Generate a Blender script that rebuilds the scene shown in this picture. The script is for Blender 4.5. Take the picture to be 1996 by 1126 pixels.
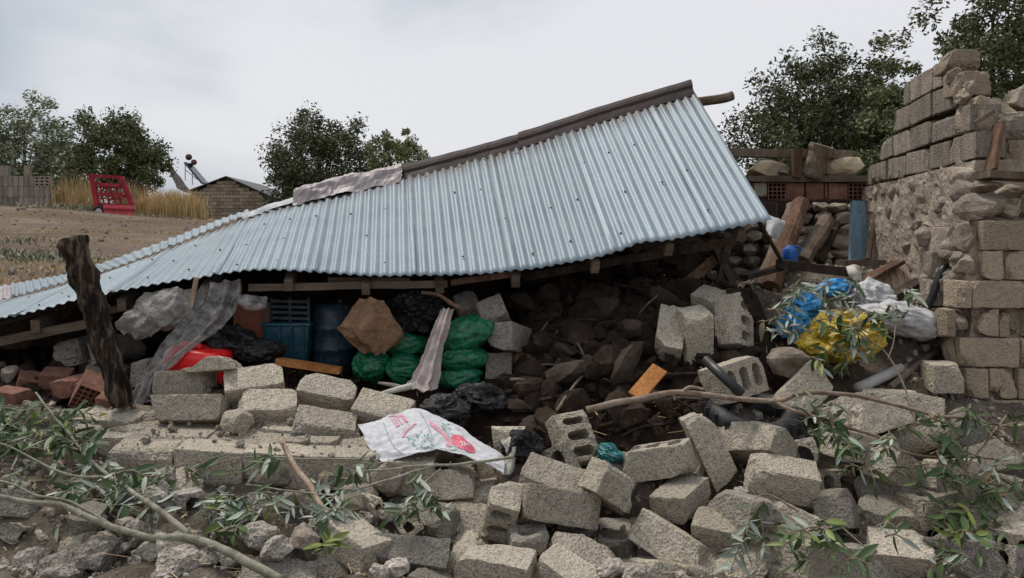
import bpy, bmesh, math, random
from mathutils import Vector, Matrix, noise, Euler
import numpy as np
random.seed(7); R_ = random.Random(11)
scn = bpy.context.scene
for o in list(bpy.data.objects): bpy.data.objects.remove(o, do_unlink=True)

# ---------------------------------------------------------------- camera
F_, CX_, HY_, CZ_ = 1600.0, 998.0, 480.0, 1.6      # focal length in photo pixels, centre column, horizon row, eye height
cam_d = bpy.data.cameras.new('camera'); cam = bpy.data.objects.new('camera', cam_d)
scn.collection.objects.link(cam); scn.camera = cam
cam.location = (0, 0, CZ_); cam.rotation_euler = (math.radians(90), 0, 0)
cam_d.sensor_width = 36.0; cam_d.lens = 36.0*F_/1996.0
cam_d.shift_y = -(563.0-HY_)/1996.0
cam_d.clip_start = 0.05; cam_d.clip_end = 2000
scn.render.resolution_x, scn.render.resolution_y = 1024, 578

# ---------------------------------------------------------------- sky and sun (overcast)
SUN_EL, SUN_AZ = math.radians(58), math.radians(-150)      # azimuth: light comes from behind-left of the shed
wd = bpy.data.worlds.new('World'); scn.world = wd; wd.use_nodes = True
nt = wd.node_tree; nt.nodes.clear()
def wn(t): return nt.nodes.new(t)
out = wn('ShaderNodeOutputWorld'); bg = wn('ShaderNodeBackground'); bg.inputs['Strength'].default_value = 0.1
sky = wn('ShaderNodeTexSky'); sky.sky_type = 'NISHITA'; sky.sun_disc = False
sky.sun_elevation = SUN_EL; sky.sun_rotation = math.radians(-30); sky.air_density = 1.2; sky.dust_density = 3.0
tc = wn('ShaderNodeTexCoord'); mp = wn('ShaderNodeMapping'); mp.inputs['Scale'].default_value = (1.0, 1.0, 2.2); mp.inputs['Location'].default_value = (5.65, 2.2, 0.78)
nz = wn('ShaderNodeTexNoise'); nz.inputs['Scale'].default_value = 1.25; nz.inputs['Detail'].default_value = 7; nz.inputs['Roughness'].default_value = 0.5; nz.inputs['Distortion'].default_value = 0.25
rp = wn('ShaderNodeValToRGB'); rp.color_ramp.interpolation = 'EASE'
rp.color_ramp.elements[0].position = 0.38; rp.color_ramp.elements[0].color = (0.43, 0.485, 0.555, 1)
rp.color_ramp.elements[1].position = 0.60; rp.color_ramp.elements[1].color = (0.79, 0.79, 0.82, 1)
sc = wn('ShaderNodeVectorMath'); sc.operation = 'SCALE'; sc.inputs['Scale'].default_value = 5.9
mx = wn('ShaderNodeMix'); mx.data_type = 'RGBA'; mx.inputs['Factor'].default_value = 0.94
nt.links.new(tc.outputs['Generated'], mp.inputs['Vector']); nt.links.new(mp.outputs['Vector'], nz.inputs['Vector'])
nt.links.new(nz.outputs['Fac'], rp.inputs['Fac']); nt.links.new(rp.outputs['Color'], sc.inputs[0])
nt.links.new(sky.outputs['Color'], mx.inputs['A']); nt.links.new(sc.outputs['Vector'], mx.inputs['B'])
nt.links.new(mx.outputs['Result'], bg.inputs['Color']); nt.links.new(bg.outputs['Background'], out.inputs['Surface'])
sd = bpy.data.lights.new('sun', 'SUN'); sd.energy = 1.5; sd.angle = math.radians(14); sd.color = (1.0, 0.94, 0.85)
so = bpy.data.objects.new('sun', sd); scn.collection.objects.link(so)
dirv = Vector((-0.42, 0.34, 1.05)).normalized()             # towards the sun
so.rotation_euler = dirv.to_track_quat('Z', 'Y').to_euler(); so.location = (-6, 5, 20)
sky.sun_elevation = math.asin(dirv.z); sky.sun_rotation = math.atan2(dirv.x, dirv.y)
scn.view_settings.view_transform = 'Standard'; scn.view_settings.look = 'None'
scn.view_settings.exposure = 0.76; scn.view_settings.gamma = 1.0; scn.view_settings.use_curve_mapping = False
scn.render.engine = 'CYCLES'

# ---------------------------------------------------------------- helpers
COL = scn.collection
def P(px, py, Y): return Vector(((px-CX_)/F_*Y, Y, CZ_-(py-HY_)/F_*Y))
def wloc(o):
    v = Vector(o.location)
    while o.parent: o = o.parent; v = v+Vector(o.location)
    return v
def tag(o, label=None, cat=None, group=None, kind=None):
    if label: o['label'] = label
    if cat: o['category'] = cat
    if group: o['group'] = group
    if kind: o['kind'] = kind
    return o
def empty(name, loc, label=None, cat=None, group=None, kind=None):
    o = bpy.data.objects.new(name, None); o.empty_display_size = 0.1; o.location = loc; COL.objects.link(o)
    return tag(o, label, cat, group, kind)
def mk(name, verts, faces, mat, parent=None, smooth=False, recenter=True):
    """one mesh object; verts in world space, origin moved to the low centre of the piece"""
    v = np.asarray(verts, dtype=float)
    c = Vector(((v[:,0].min()+v[:,0].max())/2, (v[:,1].min()+v[:,1].max())/2, v[:,2].min())) if recenter else Vector((0,0,0))
    me = bpy.data.meshes.new(name)
    me.from_pydata([tuple(q) for q in (v-np.array(c))], [], [tuple(int(i) for i in f) for f in faces])
    if isinstance(mat, (list, tuple)):
        for m in mat: me.materials.append(m)
    else: me.materials.append(mat)
    if smooth: me.polygons.foreach_set('use_smooth', [True]*len(me.polygons))
    me.update()
    o = bpy.data.objects.new(name, me); COL.objects.link(o)
    if parent is not None:
        o.parent = parent; o.location = c-wloc(parent)
    else: o.location = c
    return o
def inst(name, me, M, parent=None):
    """an object that shares mesh me, placed by world matrix M (parents are translated only)"""
    o = bpy.data.objects.new(name, me); COL.objects.link(o)
    loc, rot, scl = M.decompose()
    o.rotation_mode = 'QUATERNION'; o.rotation_quaternion = rot; o.scale = scl
    if parent is not None: o.parent = parent; loc = loc-wloc(parent)
    o.location = loc
    return o
def nv(v, s=1.0, o=(0,0,0)): return noise.noise(Vector((v[0]*s+o[0], v[1]*s+o[1], v[2]*s+o[2])))
def join(parts):
    V, Fc, n = [], [], 0
    for v, f in parts:
        V += [tuple(q) for q in v]; Fc += [tuple(i+n for i in q) for q in f]; n += len(v)
    return V, Fc
def catmull(pts, n):
    """resample a polyline of Vectors with a Catmull-Rom curve"""
    pts = [Vector(p) for p in pts]; m = len(pts); res = []
    for i in range(n):
        t = i/(n-1)*(m-1); k = min(int(t), m-2); f = t-k
        p0, p1, p2, p3 = pts[max(k-1,0)], pts[k], pts[k+1], pts[min(k+2,m-1)]
        res.append(0.5*((2*p1)+(p2-p0)*f+(2*p0-5*p1+4*p2-p3)*f*f+(3*p1-p0-3*p2+p3)*f**3))
    return res
def tube(path, rad, seg=8, jit=0.0, cap=True, seed=0.0, flat=1.0):
    """tube along a list of Vectors; rad number or list; jit = relative radius noise"""
    n = len(path); rad = rad if isinstance(rad, (list, tuple)) else [rad]*n
    V, Fc = [], []; up = Vector((0, 0, 1))
    t0 = (path[1]-path[0]).normalized()
    if abs(t0.dot(up)) > 0.95: up = Vector((1, 0, 0))
    for i in range(n):
        t = (path[min(i+1,n-1)]-path[max(i-1,0)]).normalized()
        a = t.cross(up).normalized(); b = a.cross(t).normalized(); up = b
        for k in range(seg):
            an = 2*math.pi*k/seg
            d = a*math.cos(an)+b*math.sin(an)*flat
            r = rad[i]
            if jit: r *= 1+jit*(nv((path[i].x+d.x*.3, path[i].y+d.y*.3, path[i].z+d.z*.3), 9.0, (seed,0,0))+.5*nv(path[i], 25.0, (seed,k*.7,0)))
            V.append(path[i]+d*r)
    for i in range(n-1):
        for k in range(seg):
            k2 = (k+1) % seg
            Fc.append((i*seg+k, i*seg+k2, (i+1)*seg+k2, (i+1)*seg+k))
    if cap: Fc += [tuple(range(seg-1, -1, -1)), tuple(range((n-1)*seg, n*seg))]
    return V, Fc
def bar(a, b, w, h, up=(0,0,1), jit=0.0, n=5, seed=0.0):
    """rough sawn timber from a to b: subdivided box, section w x h"""
    a, b = Vector(a), Vector(b); t = (b-a).normalized(); up = Vector(up)
    if abs(t.dot(up)) > .97: up = Vector((1, 0, 0))
    s = t.cross(up).normalized(); u = s.cross(t).normalized()
    sec = [(-1,-1),(0,-1.0),(1,-1),(1,0),(1,1),(0,1),(-1,1),(-1,0)]
    V, Fc = [], []
    for i in range(n):
        c = a.lerp(b, i/(n-1))
        for j, (x, y) in enumerate(sec):
            q = c+s*(x*w/2)+u*(y*h/2)
            if jit: q = q+Vector((nv(q,7,(seed,0,0)), nv(q,7,(0,seed+3,0)), nv(q,7,(0,0,seed+9))))*jit
            V.append(q)
    for i in range(n-1):
        for j in range(8):
            j2 = (j+1) % 8; Fc.append((i*8+j, i*8+j2, (i+1)*8+j2, (i+1)*8+j))
    Fc += [tuple(range(7,-1,-1)), tuple(range((n-1)*8, n*8))]
    return V, Fc
def surf(ctrl, nu, nv_, wr=0.0, ws=8.0, seed=0.0, thick=0.004, pleat=None):
    """smooth sheet through a grid of control points (rows of Vectors) with wrinkles and thickness; also returns a sampler"""
    rows = [catmull(r, nu) for r in ctrl]
    cols = [catmull([rows[j][i] for j in range(len(rows))], nv_) for i in range(nu)]
    G = [[cols[i][j] for i in range(nu)] for j in range(nv_)]
    N = [[None]*nu for _ in range(nv_)]
    for j in range(nv_):
        for i in range(nu):
            du = G[j][min(i+1,nu-1)]-G[j][max(i-1,0)]; dv = G[min(j+1,nv_-1)][i]-G[max(j-1,0)][i]
            n = du.cross(dv); N[j][i] = n.normalized() if n.length > 1e-9 else Vector((0,0,1))
    if wr:
        for j in range(nv_):
            for i in range(nu):
                p = G[j][i]
                w = (.5-2*abs(nv(p, ws, (seed,1.3,0))))*.6+(.4-1.6*abs(nv(p, ws*2.1, (0,seed,2.1))))*.5+(.3-abs(nv(p, ws*4.6, (3,seed,1))))*.35+nv(p, ws*.5, (seed,0,5))*.8
                if pleat: w += pleat[0]/wr*(1-2*abs(math.sin(math.pi*pleat[1]*(i/(nu-1)+.10*nv((j*.09,seed,0),1)))))
                G[j][i] = p+N[j][i]*(w*wr)*(1 if N[j][i].dot(Vector((0,-.7,.7))) > 0 else -1)
    V = [p for r in G for p in r]; off = len(V)
    V += [G[j][i]-N[j][i]*thick for j in range(nv_) for i in range(nu)]
    Fc = []
    for j in range(nv_-1):
        for i in range(nu-1):
            a = j*nu+i; Fc.append((a, a+1, a+nu+1, a+nu)); Fc.append((off+a, off+a+nu, off+a+nu+1, off+a+1))
    for i in range(nu-1):
        Fc.append((i, off+i, off+i+1, i+1)); a = (nv_-1)*nu+i; Fc.append((a, a+1, off+a+1, off+a))
    for j in range(nv_-1):
        a = j*nu; Fc.append((a, a+nu, off+a+nu, off+a)); a = j*nu+nu-1; Fc.append((a, off+a, off+a+nu, a+nu))
    def samp(u, v, h=0.0):
        x, y = max(0,min(u,1))*(nu-1), max(0,min(v,1))*(nv_-1); i, j = min(int(x),nu-2), min(int(y),nv_-2); fx, fy = x-i, y-j
        p = (G[j][i]*(1-fx)+G[j][i+1]*fx)*(1-fy)+(G[j+1][i]*(1-fx)+G[j+1][i+1]*fx)*fy
        return p+N[j][i]*h
    return V, Fc, samp
_ico = {}
def ico(sub):
    if sub not in _ico:
        bm = bmesh.new(); bmesh.ops.create_icosphere(bm, subdivisions=sub, radius=1.0)
        _ico[sub] = (np.array([v.co[:] for v in bm.verts]), [tuple(v.index for v in f.verts) for f in bm.faces]); bm.free()
    return _ico[sub]
def rock(size, seed, sub=3, cuts=6, rough=0.12, squash=(1,1,.75)):
    """angular stone of about the given size (m), centred on the origin"""
    rr = random.Random(seed); v, f = ico(sub); v = v.copy()
    for _ in range(cuts):
        n = np.array([rr.gauss(0,1) for _ in range(3)]); n /= np.linalg.norm(n); off = rr.uniform(.55,.85)
        d = v@n-off; v -= np.outer(np.maximum(d,0), n)
    o = (seed*1.7 % 50, seed*.3 % 40, 0)
    k = np.array([1+rough*(nv(p,1.6,o)+.6*nv(p,4.5,o)+.4*nv(p,9,o)) for p in v])
    v = v*k[:,None]*np.array(squash)*size/2
    return v, f
def rotm(rr): return Euler((rr.uniform(0,6.3), rr.uniform(0,6.3), rr.uniform(0,6.3))).to_matrix()
def xf(v, M, t):
    return (np.asarray(v)@np.array(M).T)+np.array(t)

# ---------------------------------------------------------------- materials
def new_mat(name):
    m = bpy.data.materials.new(name); m.use_nodes = True; n = m.node_tree; n.nodes.clear()
    o = n.nodes.new('ShaderNodeOutputMaterial'); b = n.nodes.new('ShaderNodeBsdfPrincipled')
    n.links.new(b.outputs[0], o.inputs[0]); return m, n, b
def ramp(n, fac, stops):
    r = n.nodes.new('ShaderNodeValToRGB'); e = r.color_ramp.elements
    while len(e) < len(stops): e.new(0.5)
    for i, (p, c) in enumerate(stops): e[i].position = p; e[i].color = (*c, 1)
    n.links.new(fac, r.inputs[0]); return r.outputs[0]
def tex(n, vec, kind='noise', scale=5.0, detail=6, rough=.6, dist=0.0):
    if kind == 'noise':
        t = n.nodes.new('ShaderNodeTexNoise'); t.inputs['Detail'].default_value = detail; t.inputs['Roughness'].default_value = rough; t.inputs['Distortion'].default_value = dist
        o = t.outputs['Fac']
    else:
        t = n.nodes.new('ShaderNodeTexVoronoi'); o = t.outputs['Distance']
    t.inputs['Scale'].default_value = scale; n.links.new(vec, t.inputs['Vector']); return o
def coords(n, scale=(1,1,1), rnd=True):
    t = n.nodes.new('ShaderNodeTexCoord'); m = n.nodes.new('ShaderNodeMapping'); m.inputs['Scale'].default_value = scale
    n.links.new(t.outputs['Object'], m.inputs['Vector'])
    if rnd:
        oi = n.nodes.new('ShaderNodeObjectInfo'); a = n.nodes.new('ShaderNodeMath'); a.operation = 'MULTIPLY'; a.inputs[1].default_value = 37.0
        n.links.new(oi.outputs['Random'], a.inputs[0]); n.links.new(a.outputs[0], m.inputs['Location'])
    return m.outputs['Vector']
def mixc(n, a, b, fac, mode='MIX'):
    m = n.nodes.new('ShaderNodeMix'); m.data_type = 'RGBA'; m.blend_type = mode
    for s, v in ((m.inputs['A'], a), (m.inputs['B'], b)):
        if isinstance(v, tuple): s.default_value = (*v, 1)
        else: n.links.new(v, s)
    if isinstance(fac, (int, float)): m.inputs['Factor'].default_value = fac
    else: n.links.new(fac, m.inputs['Factor'])
    return m.outputs['Result']
def bump(n, b, h, strength=.5, dist=.01, normal=None):
    k = n.nodes.new('ShaderNodeBump'); k.inputs['Strength'].default_value = strength; k.inputs['Distance'].default_value = dist
    n.links.new(h, k.inputs['Height'])
    if normal is not None: n.links.new(normal, k.inputs['Normal'])
    n.links.new(k.outputs[0], b.inputs['Normal']); return k.outputs[0]
def objvar(n, col, lo=.8, hi=1.15):
    oi = n.nodes.new('ShaderNodeObjectInfo'); mr = n.nodes.new('ShaderNodeMapRange'); mr.inputs['To Min'].default_value = lo; mr.inputs['To Max'].default_value = hi
    n.links.new(oi.outputs['Random'], mr.inputs['Value'])
    hs = n.nodes.new('ShaderNodeHueSaturation'); n.links.new(mr.outputs[0], hs.inputs['Value']); n.links.new(col, hs.inputs['Color']); return hs.outputs[0]
def concrete(name, dark, mid, light, stain, sc=1.0, bs=.55, con=1.0, streak=None):
    m, n, b = new_mat(name); v = coords(n)
    g = tex(n, v, 'noise', 105*sc, 2, .8); c = ramp(n, g, [(.33, dark), (.46, mid), (.56, mid), (.68, light)])
    md = tex(n, v, 'noise', 34*sc, 4, .7); c = mixc(n, c, ramp(n, md, [(.32, (.52,.50,.47)), (.5, (1,1,1)), (.72, (1.22,1.22,1.2))]), .85*con, 'MULTIPLY')
    lg = tex(n, v, 'noise', 6*sc, 5, .6); fm = n.nodes.new('ShaderNodeMapRange'); fm.inputs['From Min'].default_value = .45; fm.inputs['From Max'].default_value = .75; fm.inputs['To Max'].default_value = .6
    n.links.new(lg, fm.inputs['Value']); c = mixc(n, c, stain, fm.outputs[0])
    pit = tex(n, v, 'voronoi', 62*sc); pc = ramp(n, pit, [(.0, (.30,.29,.27)), (.25, (1,1,1))]); c = mixc(n, c, pc, .75*con, 'MULTIPLY')
    if streak:
        sv = coords(n, (16,16,1.2)); sk_ = tex(n, sv, 'noise', 1.0, 4, .6); c = mixc(n, c, ramp(n, sk_, [(.35, (.42,.41,.40)), (.5, (1,1,1)), (.68, (1.18,1.17,1.15))]), streak, 'MULTIPLY')
    c = objvar(n, c, .72, 1.22); n.links.new(c, b.inputs['Base Color'])
    b.inputs['Roughness'].default_value = .95; b.inputs['Specular IOR Level'].default_value = .12
    k = bump(n, b, md, bs*.9, .018); k = bump(n, b, pit, bs, .014, k); bump(n, b, g, bs, .010, k); return m
def earthy(name, stops, sc=6, fine=60, bs=.6, rough=.95, var=(.85,1.15), dist=.02, stretch=(1,1,1)):
    m, n, b = new_mat(name); v = coords(n, stretch)
    g = tex(n, v, 'noise', sc, 8, .65); c = ramp(n, g, stops)
    f = tex(n, v, 'noise', fine, 4, .7); c = mixc(n, c, ramp(n, f, [(.3, (.55,.55,.55)), (.7, (1.25,1.25,1.25))]), .75, 'MULTIPLY')
    n.links.new(objvar(n, c, *var), b.inputs['Base Color']); b.inputs['Roughness'].default_value = rough; b.inputs['Specular IOR Level'].default_value = .2
    k = bump(n, b, g, bs, dist); bump(n, b, f, bs*.7, dist*.4, k); return m
def plastic(name, col, rough=.4, var=.12, spec=.5, sc=9, bs=.1, alpha=None):
    m, n, b = new_mat(name); v = coords(n)
    g = tex(n, v, 'noise', sc, 6, .6); lo = tuple(x*(1-var*2) for x in col); hi = tuple(min(1,x*(1+var)) for x in col)
    c = ramp(n, g, [(.3, lo), (.7, hi)]); dust = tex(n, v, 'noise', sc*2.7, 5, .65)
    fm = n.nodes.new('ShaderNodeMapRange'); fm.inputs['From Min'].default_value = .5; fm.inputs['From Max'].default_value = .8; fm.inputs['To Max'].default_value = .35
    n.links.new(dust, fm.inputs['Value']); c = mixc(n, c, (.28,.25,.21), fm.outputs[0])
    n.links.new(c, b.inputs['Base Color']); b.inputs['Roughness'].default_value = rough; b.inputs['Specular IOR Level'].default_value = spec
    bump(n, b, g, bs, .01)
    if alpha is not None: b.inputs['Alpha'].default_value = alpha
    return m
M = {}
M['block'] = concrete('concrete_block', (.175,.148,.115), (.455,.405,.325), (.64,.59,.505), (.32,.275,.22), 1.0, .6, .9)
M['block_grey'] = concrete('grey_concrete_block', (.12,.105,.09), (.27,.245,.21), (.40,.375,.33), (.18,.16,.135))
M['wall_block'] = concrete('weathered_wall_block', (.22,.175,.13), (.37,.30,.22), (.47,.40,.31), (.27,.215,.16), 1.0, .4, .55)
M['wall_block_pale'] = concrete('pale_weathered_block', (.19,.16,.13), (.32,.275,.225), (.43,.38,.325), (.19,.17,.15), .9, .4, .5, .5)
M['mortar'] = concrete('broken_mortar', (.19,.165,.14), (.43,.385,.335), (.62,.58,.525), (.31,.27,.23), .7, 1.0)
M['stone'] = earthy('field_stone', [(.25,(.13,.105,.08)), (.55,(.29,.245,.20)), (.8,(.40,.36,.31))], 9, 70, .7)
M['stone_dark'] = earthy('shade_darkened_stone', [(.25,(.011,.008,.006)), (.55,(.038,.025,.018)), (.8,(.10,.072,.055))], 9, 70, .7)  # brown stone, albedo lowered further to hold the shade under the roof
M['mud'] = earthy('mud_render', [(.25,(.19,.15,.115)), (.5,(.38,.32,.255)), (.8,(.52,.46,.385))], 5, 45, 1.0, dist=.04)
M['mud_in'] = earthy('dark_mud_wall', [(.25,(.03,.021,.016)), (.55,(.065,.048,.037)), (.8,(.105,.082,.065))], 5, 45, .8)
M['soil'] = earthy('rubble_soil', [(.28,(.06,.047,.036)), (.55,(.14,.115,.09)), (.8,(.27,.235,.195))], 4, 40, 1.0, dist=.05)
M['debris'] = earthy('shade_darkened_debris', [(.28,(.012,.008,.006)), (.55,(.034,.022,.016)), (.8,(.07,.049,.038))], 4, 40, 1.0, dist=.05)  # earth brown with the under-roof shade darkened into the colour
M['hill'] = earthy('dry_hill_ground', [(.28,(.07,.048,.032)), (.5,(.13,.094,.065)), (.75,(.215,.17,.128))], .5, 9, .8, dist=.08, stretch=(.6,1,1))
M['wood'] = earthy('weathered_timber', [(.25,(.07,.05,.036)), (.5,(.17,.13,.095)), (.8,(.28,.23,.18))], 4, 40, .7, stretch=(1,1,.25))
M['wood_h'] = earthy('weathered_board', [(.25,(.06,.045,.034)), (.5,(.15,.115,.085)), (.8,(.26,.21,.165))], 5, 45, .7, stretch=(.2,1,1))
M['wood_dark'] = earthy('dark_old_wood', [(.25,(.018,.013,.010)), (.5,(.055,.04,.03)), (.8,(.13,.10,.078))], 5, 40, .9, stretch=(1,1,.3))
M['wood_red'] = earthy('reddish_timber', [(.25,(.06,.034,.022)), (.5,(.145,.085,.056)), (.8,(.25,.165,.115))], 5, 40, .7, stretch=(1,1,.25))
M['wood_orange'] = earthy('orange_board', [(.25,(.22,.085,.025)), (.5,(.42,.18,.06)), (.8,(.52,.27,.11))], 6, 40, .4)
M['post'] = earthy('charred_post', [(.40,(.014,.010,.008)), (.50,(.06,.042,.03)), (.58,(.17,.125,.09)), (.8,(.30,.235,.175))], 4.5, 50, 1.0, dist=.05, stretch=(4.5,4.5,.45))
M['bark'] = earthy('grey_green_bark', [(.3,(.13,.12,.085)), (.5,(.30,.29,.225)), (.75,(.44,.43,.36))], 14, 90, .7, dist=.006)
M['bark_brown'] = earthy('brown_bark', [(.3,(.12,.085,.06)), (.5,(.27,.20,.15)), (.75,(.42,.35,.28))], 12, 90, .7, dist=.006)
M['stick'] = earthy('peeled_stick', [(.3,(.28,.18,.12)), (.5,(.46,.35,.25)), (.75,(.56,.47,.37))], 10, 70, .4, dist=.004)
M['trunk'] = earthy('tree_trunk', [(.3,(.06,.05,.04)), (.6,(.14,.12,.10))], 5, 30, .6)
M['brick'] = earthy('red_clay_brick', [(.25,(.13,.06,.042)), (.5,(.25,.125,.09)), (.8,(.36,.24,.19))], 11, 80, .4)
M['brick_hole'] = plastic('brick_core', (.035,.018,.014), .95, .2, .1)
M['pale_stone'] = earthy('pale_ochre_stone', [(.25,(.33,.26,.165)), (.5,(.52,.43,.29)), (.8,(.62,.55,.43))], 8, 60, .6)
def corrugated(name, a, b_, rust, rmix, metallic=.55, rough=.42, drip=0.0):
    m, n, b = new_mat(name); v = coords(n, (1,1,1), False)
    g = tex(n, v, 'noise', 3.0, 6, .6); c = ramp(n, g, [(.3, a), (.7, b_)])
    sp = tex(n, v, 'voronoi', 60); c = mixc(n, c, ramp(n, sp, [(.1,(.84,.84,.84)), (.6,(1.10,1.10,1.10))]), .6, 'MULTIPLY')
    uv = n.nodes.new('ShaderNodeUVMap'); uv.uv_map = 'UVMap'
    def um(sx, sy):
        k = n.nodes.new('ShaderNodeMapping'); k.inputs['Scale'].default_value = (sx, sy, 1); n.links.new(uv.outputs[0], k.inputs['Vector']); return k.outputs[0]
    s = tex(n, um(34, 1.1), 'noise', 1.0, 5, .65)      # streaks running down the slope
    fm = n.nodes.new('ShaderNodeMapRange'); fm.inputs['From Min'].default_value = .52; fm.inputs['From Max'].default_value = .8; fm.inputs['To Max'].default_value = rmix
    n.links.new(s, fm.inputs['Value']); c = mixc(n, c, rust, fm.outputs[0])
    if drip:                                           # dirt washed out from under the rusty ridge cap
        sx = n.nodes.new('ShaderNodeSeparateXYZ'); n.links.new(uv.outputs[0], sx.inputs[0])
        dn = tex(n, um(46, .6), 'noise', 1.0, 3, .6)
        le = n.nodes.new('ShaderNodeMapRange'); le.inputs['From Min'].default_value = .35; le.inputs['From Max'].default_value = .72; le.inputs['To Min'].default_value = .02; le.inputs['To Max'].default_value = .34
        n.links.new(dn, le.inputs['Value']); q = n.nodes.new('ShaderNodeMath'); q.operation = 'DIVIDE'; n.links.new(sx.outputs['Y'], q.inputs[0]); n.links.new(le.outputs[0], q.inputs[1])
        f2 = n.nodes.new('ShaderNodeMapRange'); f2.inputs['From Min'].default_value = 1.0; f2.inputs['From Max'].default_value = .2; f2.inputs['To Max'].default_value = drip
        n.links.new(q.outputs[0], f2.inputs['Value']); c = mixc(n, c, (.075,.062,.058), f2.outputs[0])
    c = objvar(n, c, .90, 1.08)
    n.links.new(c, b.inputs['Base Color']); b.inputs['Metallic'].default_value = metallic
    rr = n.nodes.new('ShaderNodeMapRange'); rr.inputs['To Min'].default_value = rough-.08; rr.inputs['To Max'].default_value = rough+.18
    n.links.new(g, rr.inputs['Value']); n.links.new(rr.outputs[0], b.inputs['Roughness'])
    bump(n, b, g, .12, .02); return m
M['zinc'] = corrugated('galvanised_steel', (.185,.235,.270), (.27,.328,.364), (.13,.13,.13), .65, .25, .52, .9)
M['zinc_old'] = corrugated('dull_galvanised_steel', (.26,.28,.30), (.36,.38,.395), (.28,.22,.20), .5, .25, .5)
M['zinc_mauve'] = corrugated('mauve_grey_sheet', (.22,.19,.195), (.34,.305,.31), (.14,.10,.095), .6, .3, .5)
M['rust_cap'] = corrugated('rusty_brown_cap', (.018,.010,.010), (.042,.022,.020), (.12,.09,.085), .5, .15, .65)
M['nail'] = plastic('rusty_nail', (.05,.035,.03), .7)
M['red'] = plastic('red_plastic', (.80,.012,.018), .32, .04, .5)
M['red_paint'] = earthy('faded_red_paint', [(.25,(.16,.012,.02)), (.5,(.33,.025,.04)), (.8,(.45,.08,.09))], 3, 20, .2, .6)
M['blue'] = plastic('blue_plastic', (.010,.075,.115), .4)
M['blue_dark'] = plastic('dark_blue_plastic', (.010,.035,.055), .45, .25)
M['blue_bright'] = plastic('bright_blue_plastic', (.02,.14,.55), .35)
M['blue_bag'] = plastic('blue_bag_film', (.04,.30,.62), .35, .3, .5, 20, .5)
M['blue_paint'] = earthy('peeling_blue_paint', [(.3,(.16,.21,.25)), (.45,(.27,.42,.52)), (.7,(.36,.52,.62)), (.9,(.48,.54,.56))], 6, 40, .3, .7, stretch=(2,2,.5))
M['yellow'] = plastic('yellow_sack_film', (.52,.36,.02), .4, .35, .5, 24, .8)
M['green'] = plastic('green_woven_sack', (.005,.17,.08), .38, .4, .5, 34, .7)
M['white_sack'] = plastic('white_woven_sack', (.58,.585,.615), .6, .12, .3, 30, .3)
M['grey_sack'] = plastic('grey_white_sack', (.52,.52,.52), .55, .15, .3, 20, .4)
M['black_bag'] = plastic('black_plastic_bag', (.010,.010,.013), .5, .3, .3, 26, 1.0)
M['rubber'] = plastic('black_rubber', (.022,.023,.026), .6, .3, .4)
M['tarp'] = plastic('grey_tarpaulin', (.24,.225,.205), .6, .22, .3, 9, .4)
M['cloth'] = earthy('pinkish_grey_cloth', [(.3,(.30,.245,.23)), (.6,(.46,.39,.37)), (.8,(.52,.46,.44))], 9, 120, .3, dist=.006)
M['cream'] = earthy('cream_cloth', [(.3,(.42,.40,.33)), (.6,(.62,.60,.53)), (.8,(.70,.68,.62))], 9, 120, .3, dist=.006)
M['card'] = earthy('brown_cardboard', [(.3,(.17,.095,.055)), (.6,(.29,.175,.105)), (.8,(.36,.235,.15))], 7, 50, .3, dist=.01)
M['terra'] = plastic('terracotta_panel', (.27,.072,.030), .6, .15)
M['pvc'] = plastic('grey_pipe', (.42,.41,.40), .5, .12)
M['dark_pipe'] = plastic('black_pipe', (.022,.022,.022), .45, .2)
M['pink_print'] = plastic('pink_print', (.72,.33,.42), .55, .2, .3, 60)
M['red_print'] = plastic('red_print', (.70,.13,.20), .55, .15, .3, 60)
M['green_print'] = plastic('green_print', (.25,.48,.41), .55, .3, .3, 60)
M['dark_print'] = plastic('dark_green_print', (.07,.17,.14), .55, .3, .3, 60)
M['blue_print'] = plastic('blue_stripe_print', (.25,.30,.36), .55, .2, .3, 60)
M['teal'] = plastic('teal_film', (.02,.16,.17), .35, .3)
M['glass_dark'] = plastic('collector_glass', (.03,.04,.06), .15, .1)
M['white_metal'] = plastic('white_metal', (.6,.6,.6), .5)
M['maroon'] = plastic('maroon_tank', (.10,.03,.035), .5)
def clear_film():
    m, n, b = new_mat('clear_plastic_film'); v = coords(n)
    g = tex(n, v, 'noise', 14, 6, .65); n.links.new(ramp(n, g, [(.3,(.30,.285,.27)), (.7,(.48,.46,.44))]), b.inputs['Base Color'])
    a = n.nodes.new('ShaderNodeMapRange'); a.inputs['From Min'].default_value = .3; a.inputs['From Max'].default_value = .7; a.inputs['To Min'].default_value = .06; a.inputs['To Max'].default_value = .5
    n.links.new(g, a.inputs['Value']); n.links.new(a.outputs[0], b.inputs['Alpha']); b.inputs['Roughness'].default_value = .3; bump(n, b, g, .4, .02); return m
M['film'] = clear_film()
def leafm(name, lo, hi, rough=.5):
    m, n, b = new_mat(name); oi = n.nodes.new('ShaderNodeObjectInfo')
    v = coords(n); g = tex(n, v, 'noise', 3.0, 3, .6)
    ad = n.nodes.new('ShaderNodeMath'); ad.operation = 'ADD'; n.links.new(oi.outputs['Random'], ad.inputs[0]); n.links.new(g, ad.inputs[1])
    hf = n.nodes.new('ShaderNodeMath'); hf.operation = 'MULTIPLY'; hf.inputs[1].default_value = .5; n.links.new(ad.outputs[0], hf.inputs[0])
    n.links.new(ramp(n, hf.outputs[0], [(.25, lo), (.75, hi)]), b.inputs['Base Color']); b.inputs['Roughness'].default_value = rough
    b.inputs['Transmission Weight'].default_value = 0; b.inputs['Specular IOR Level'].default_value = .35
    b.inputs['Subsurface Weight'].default_value = 0; return m
M['leaf'] = leafm('green_leaf', (.030,.062,.018), (.085,.13,.04))
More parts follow.
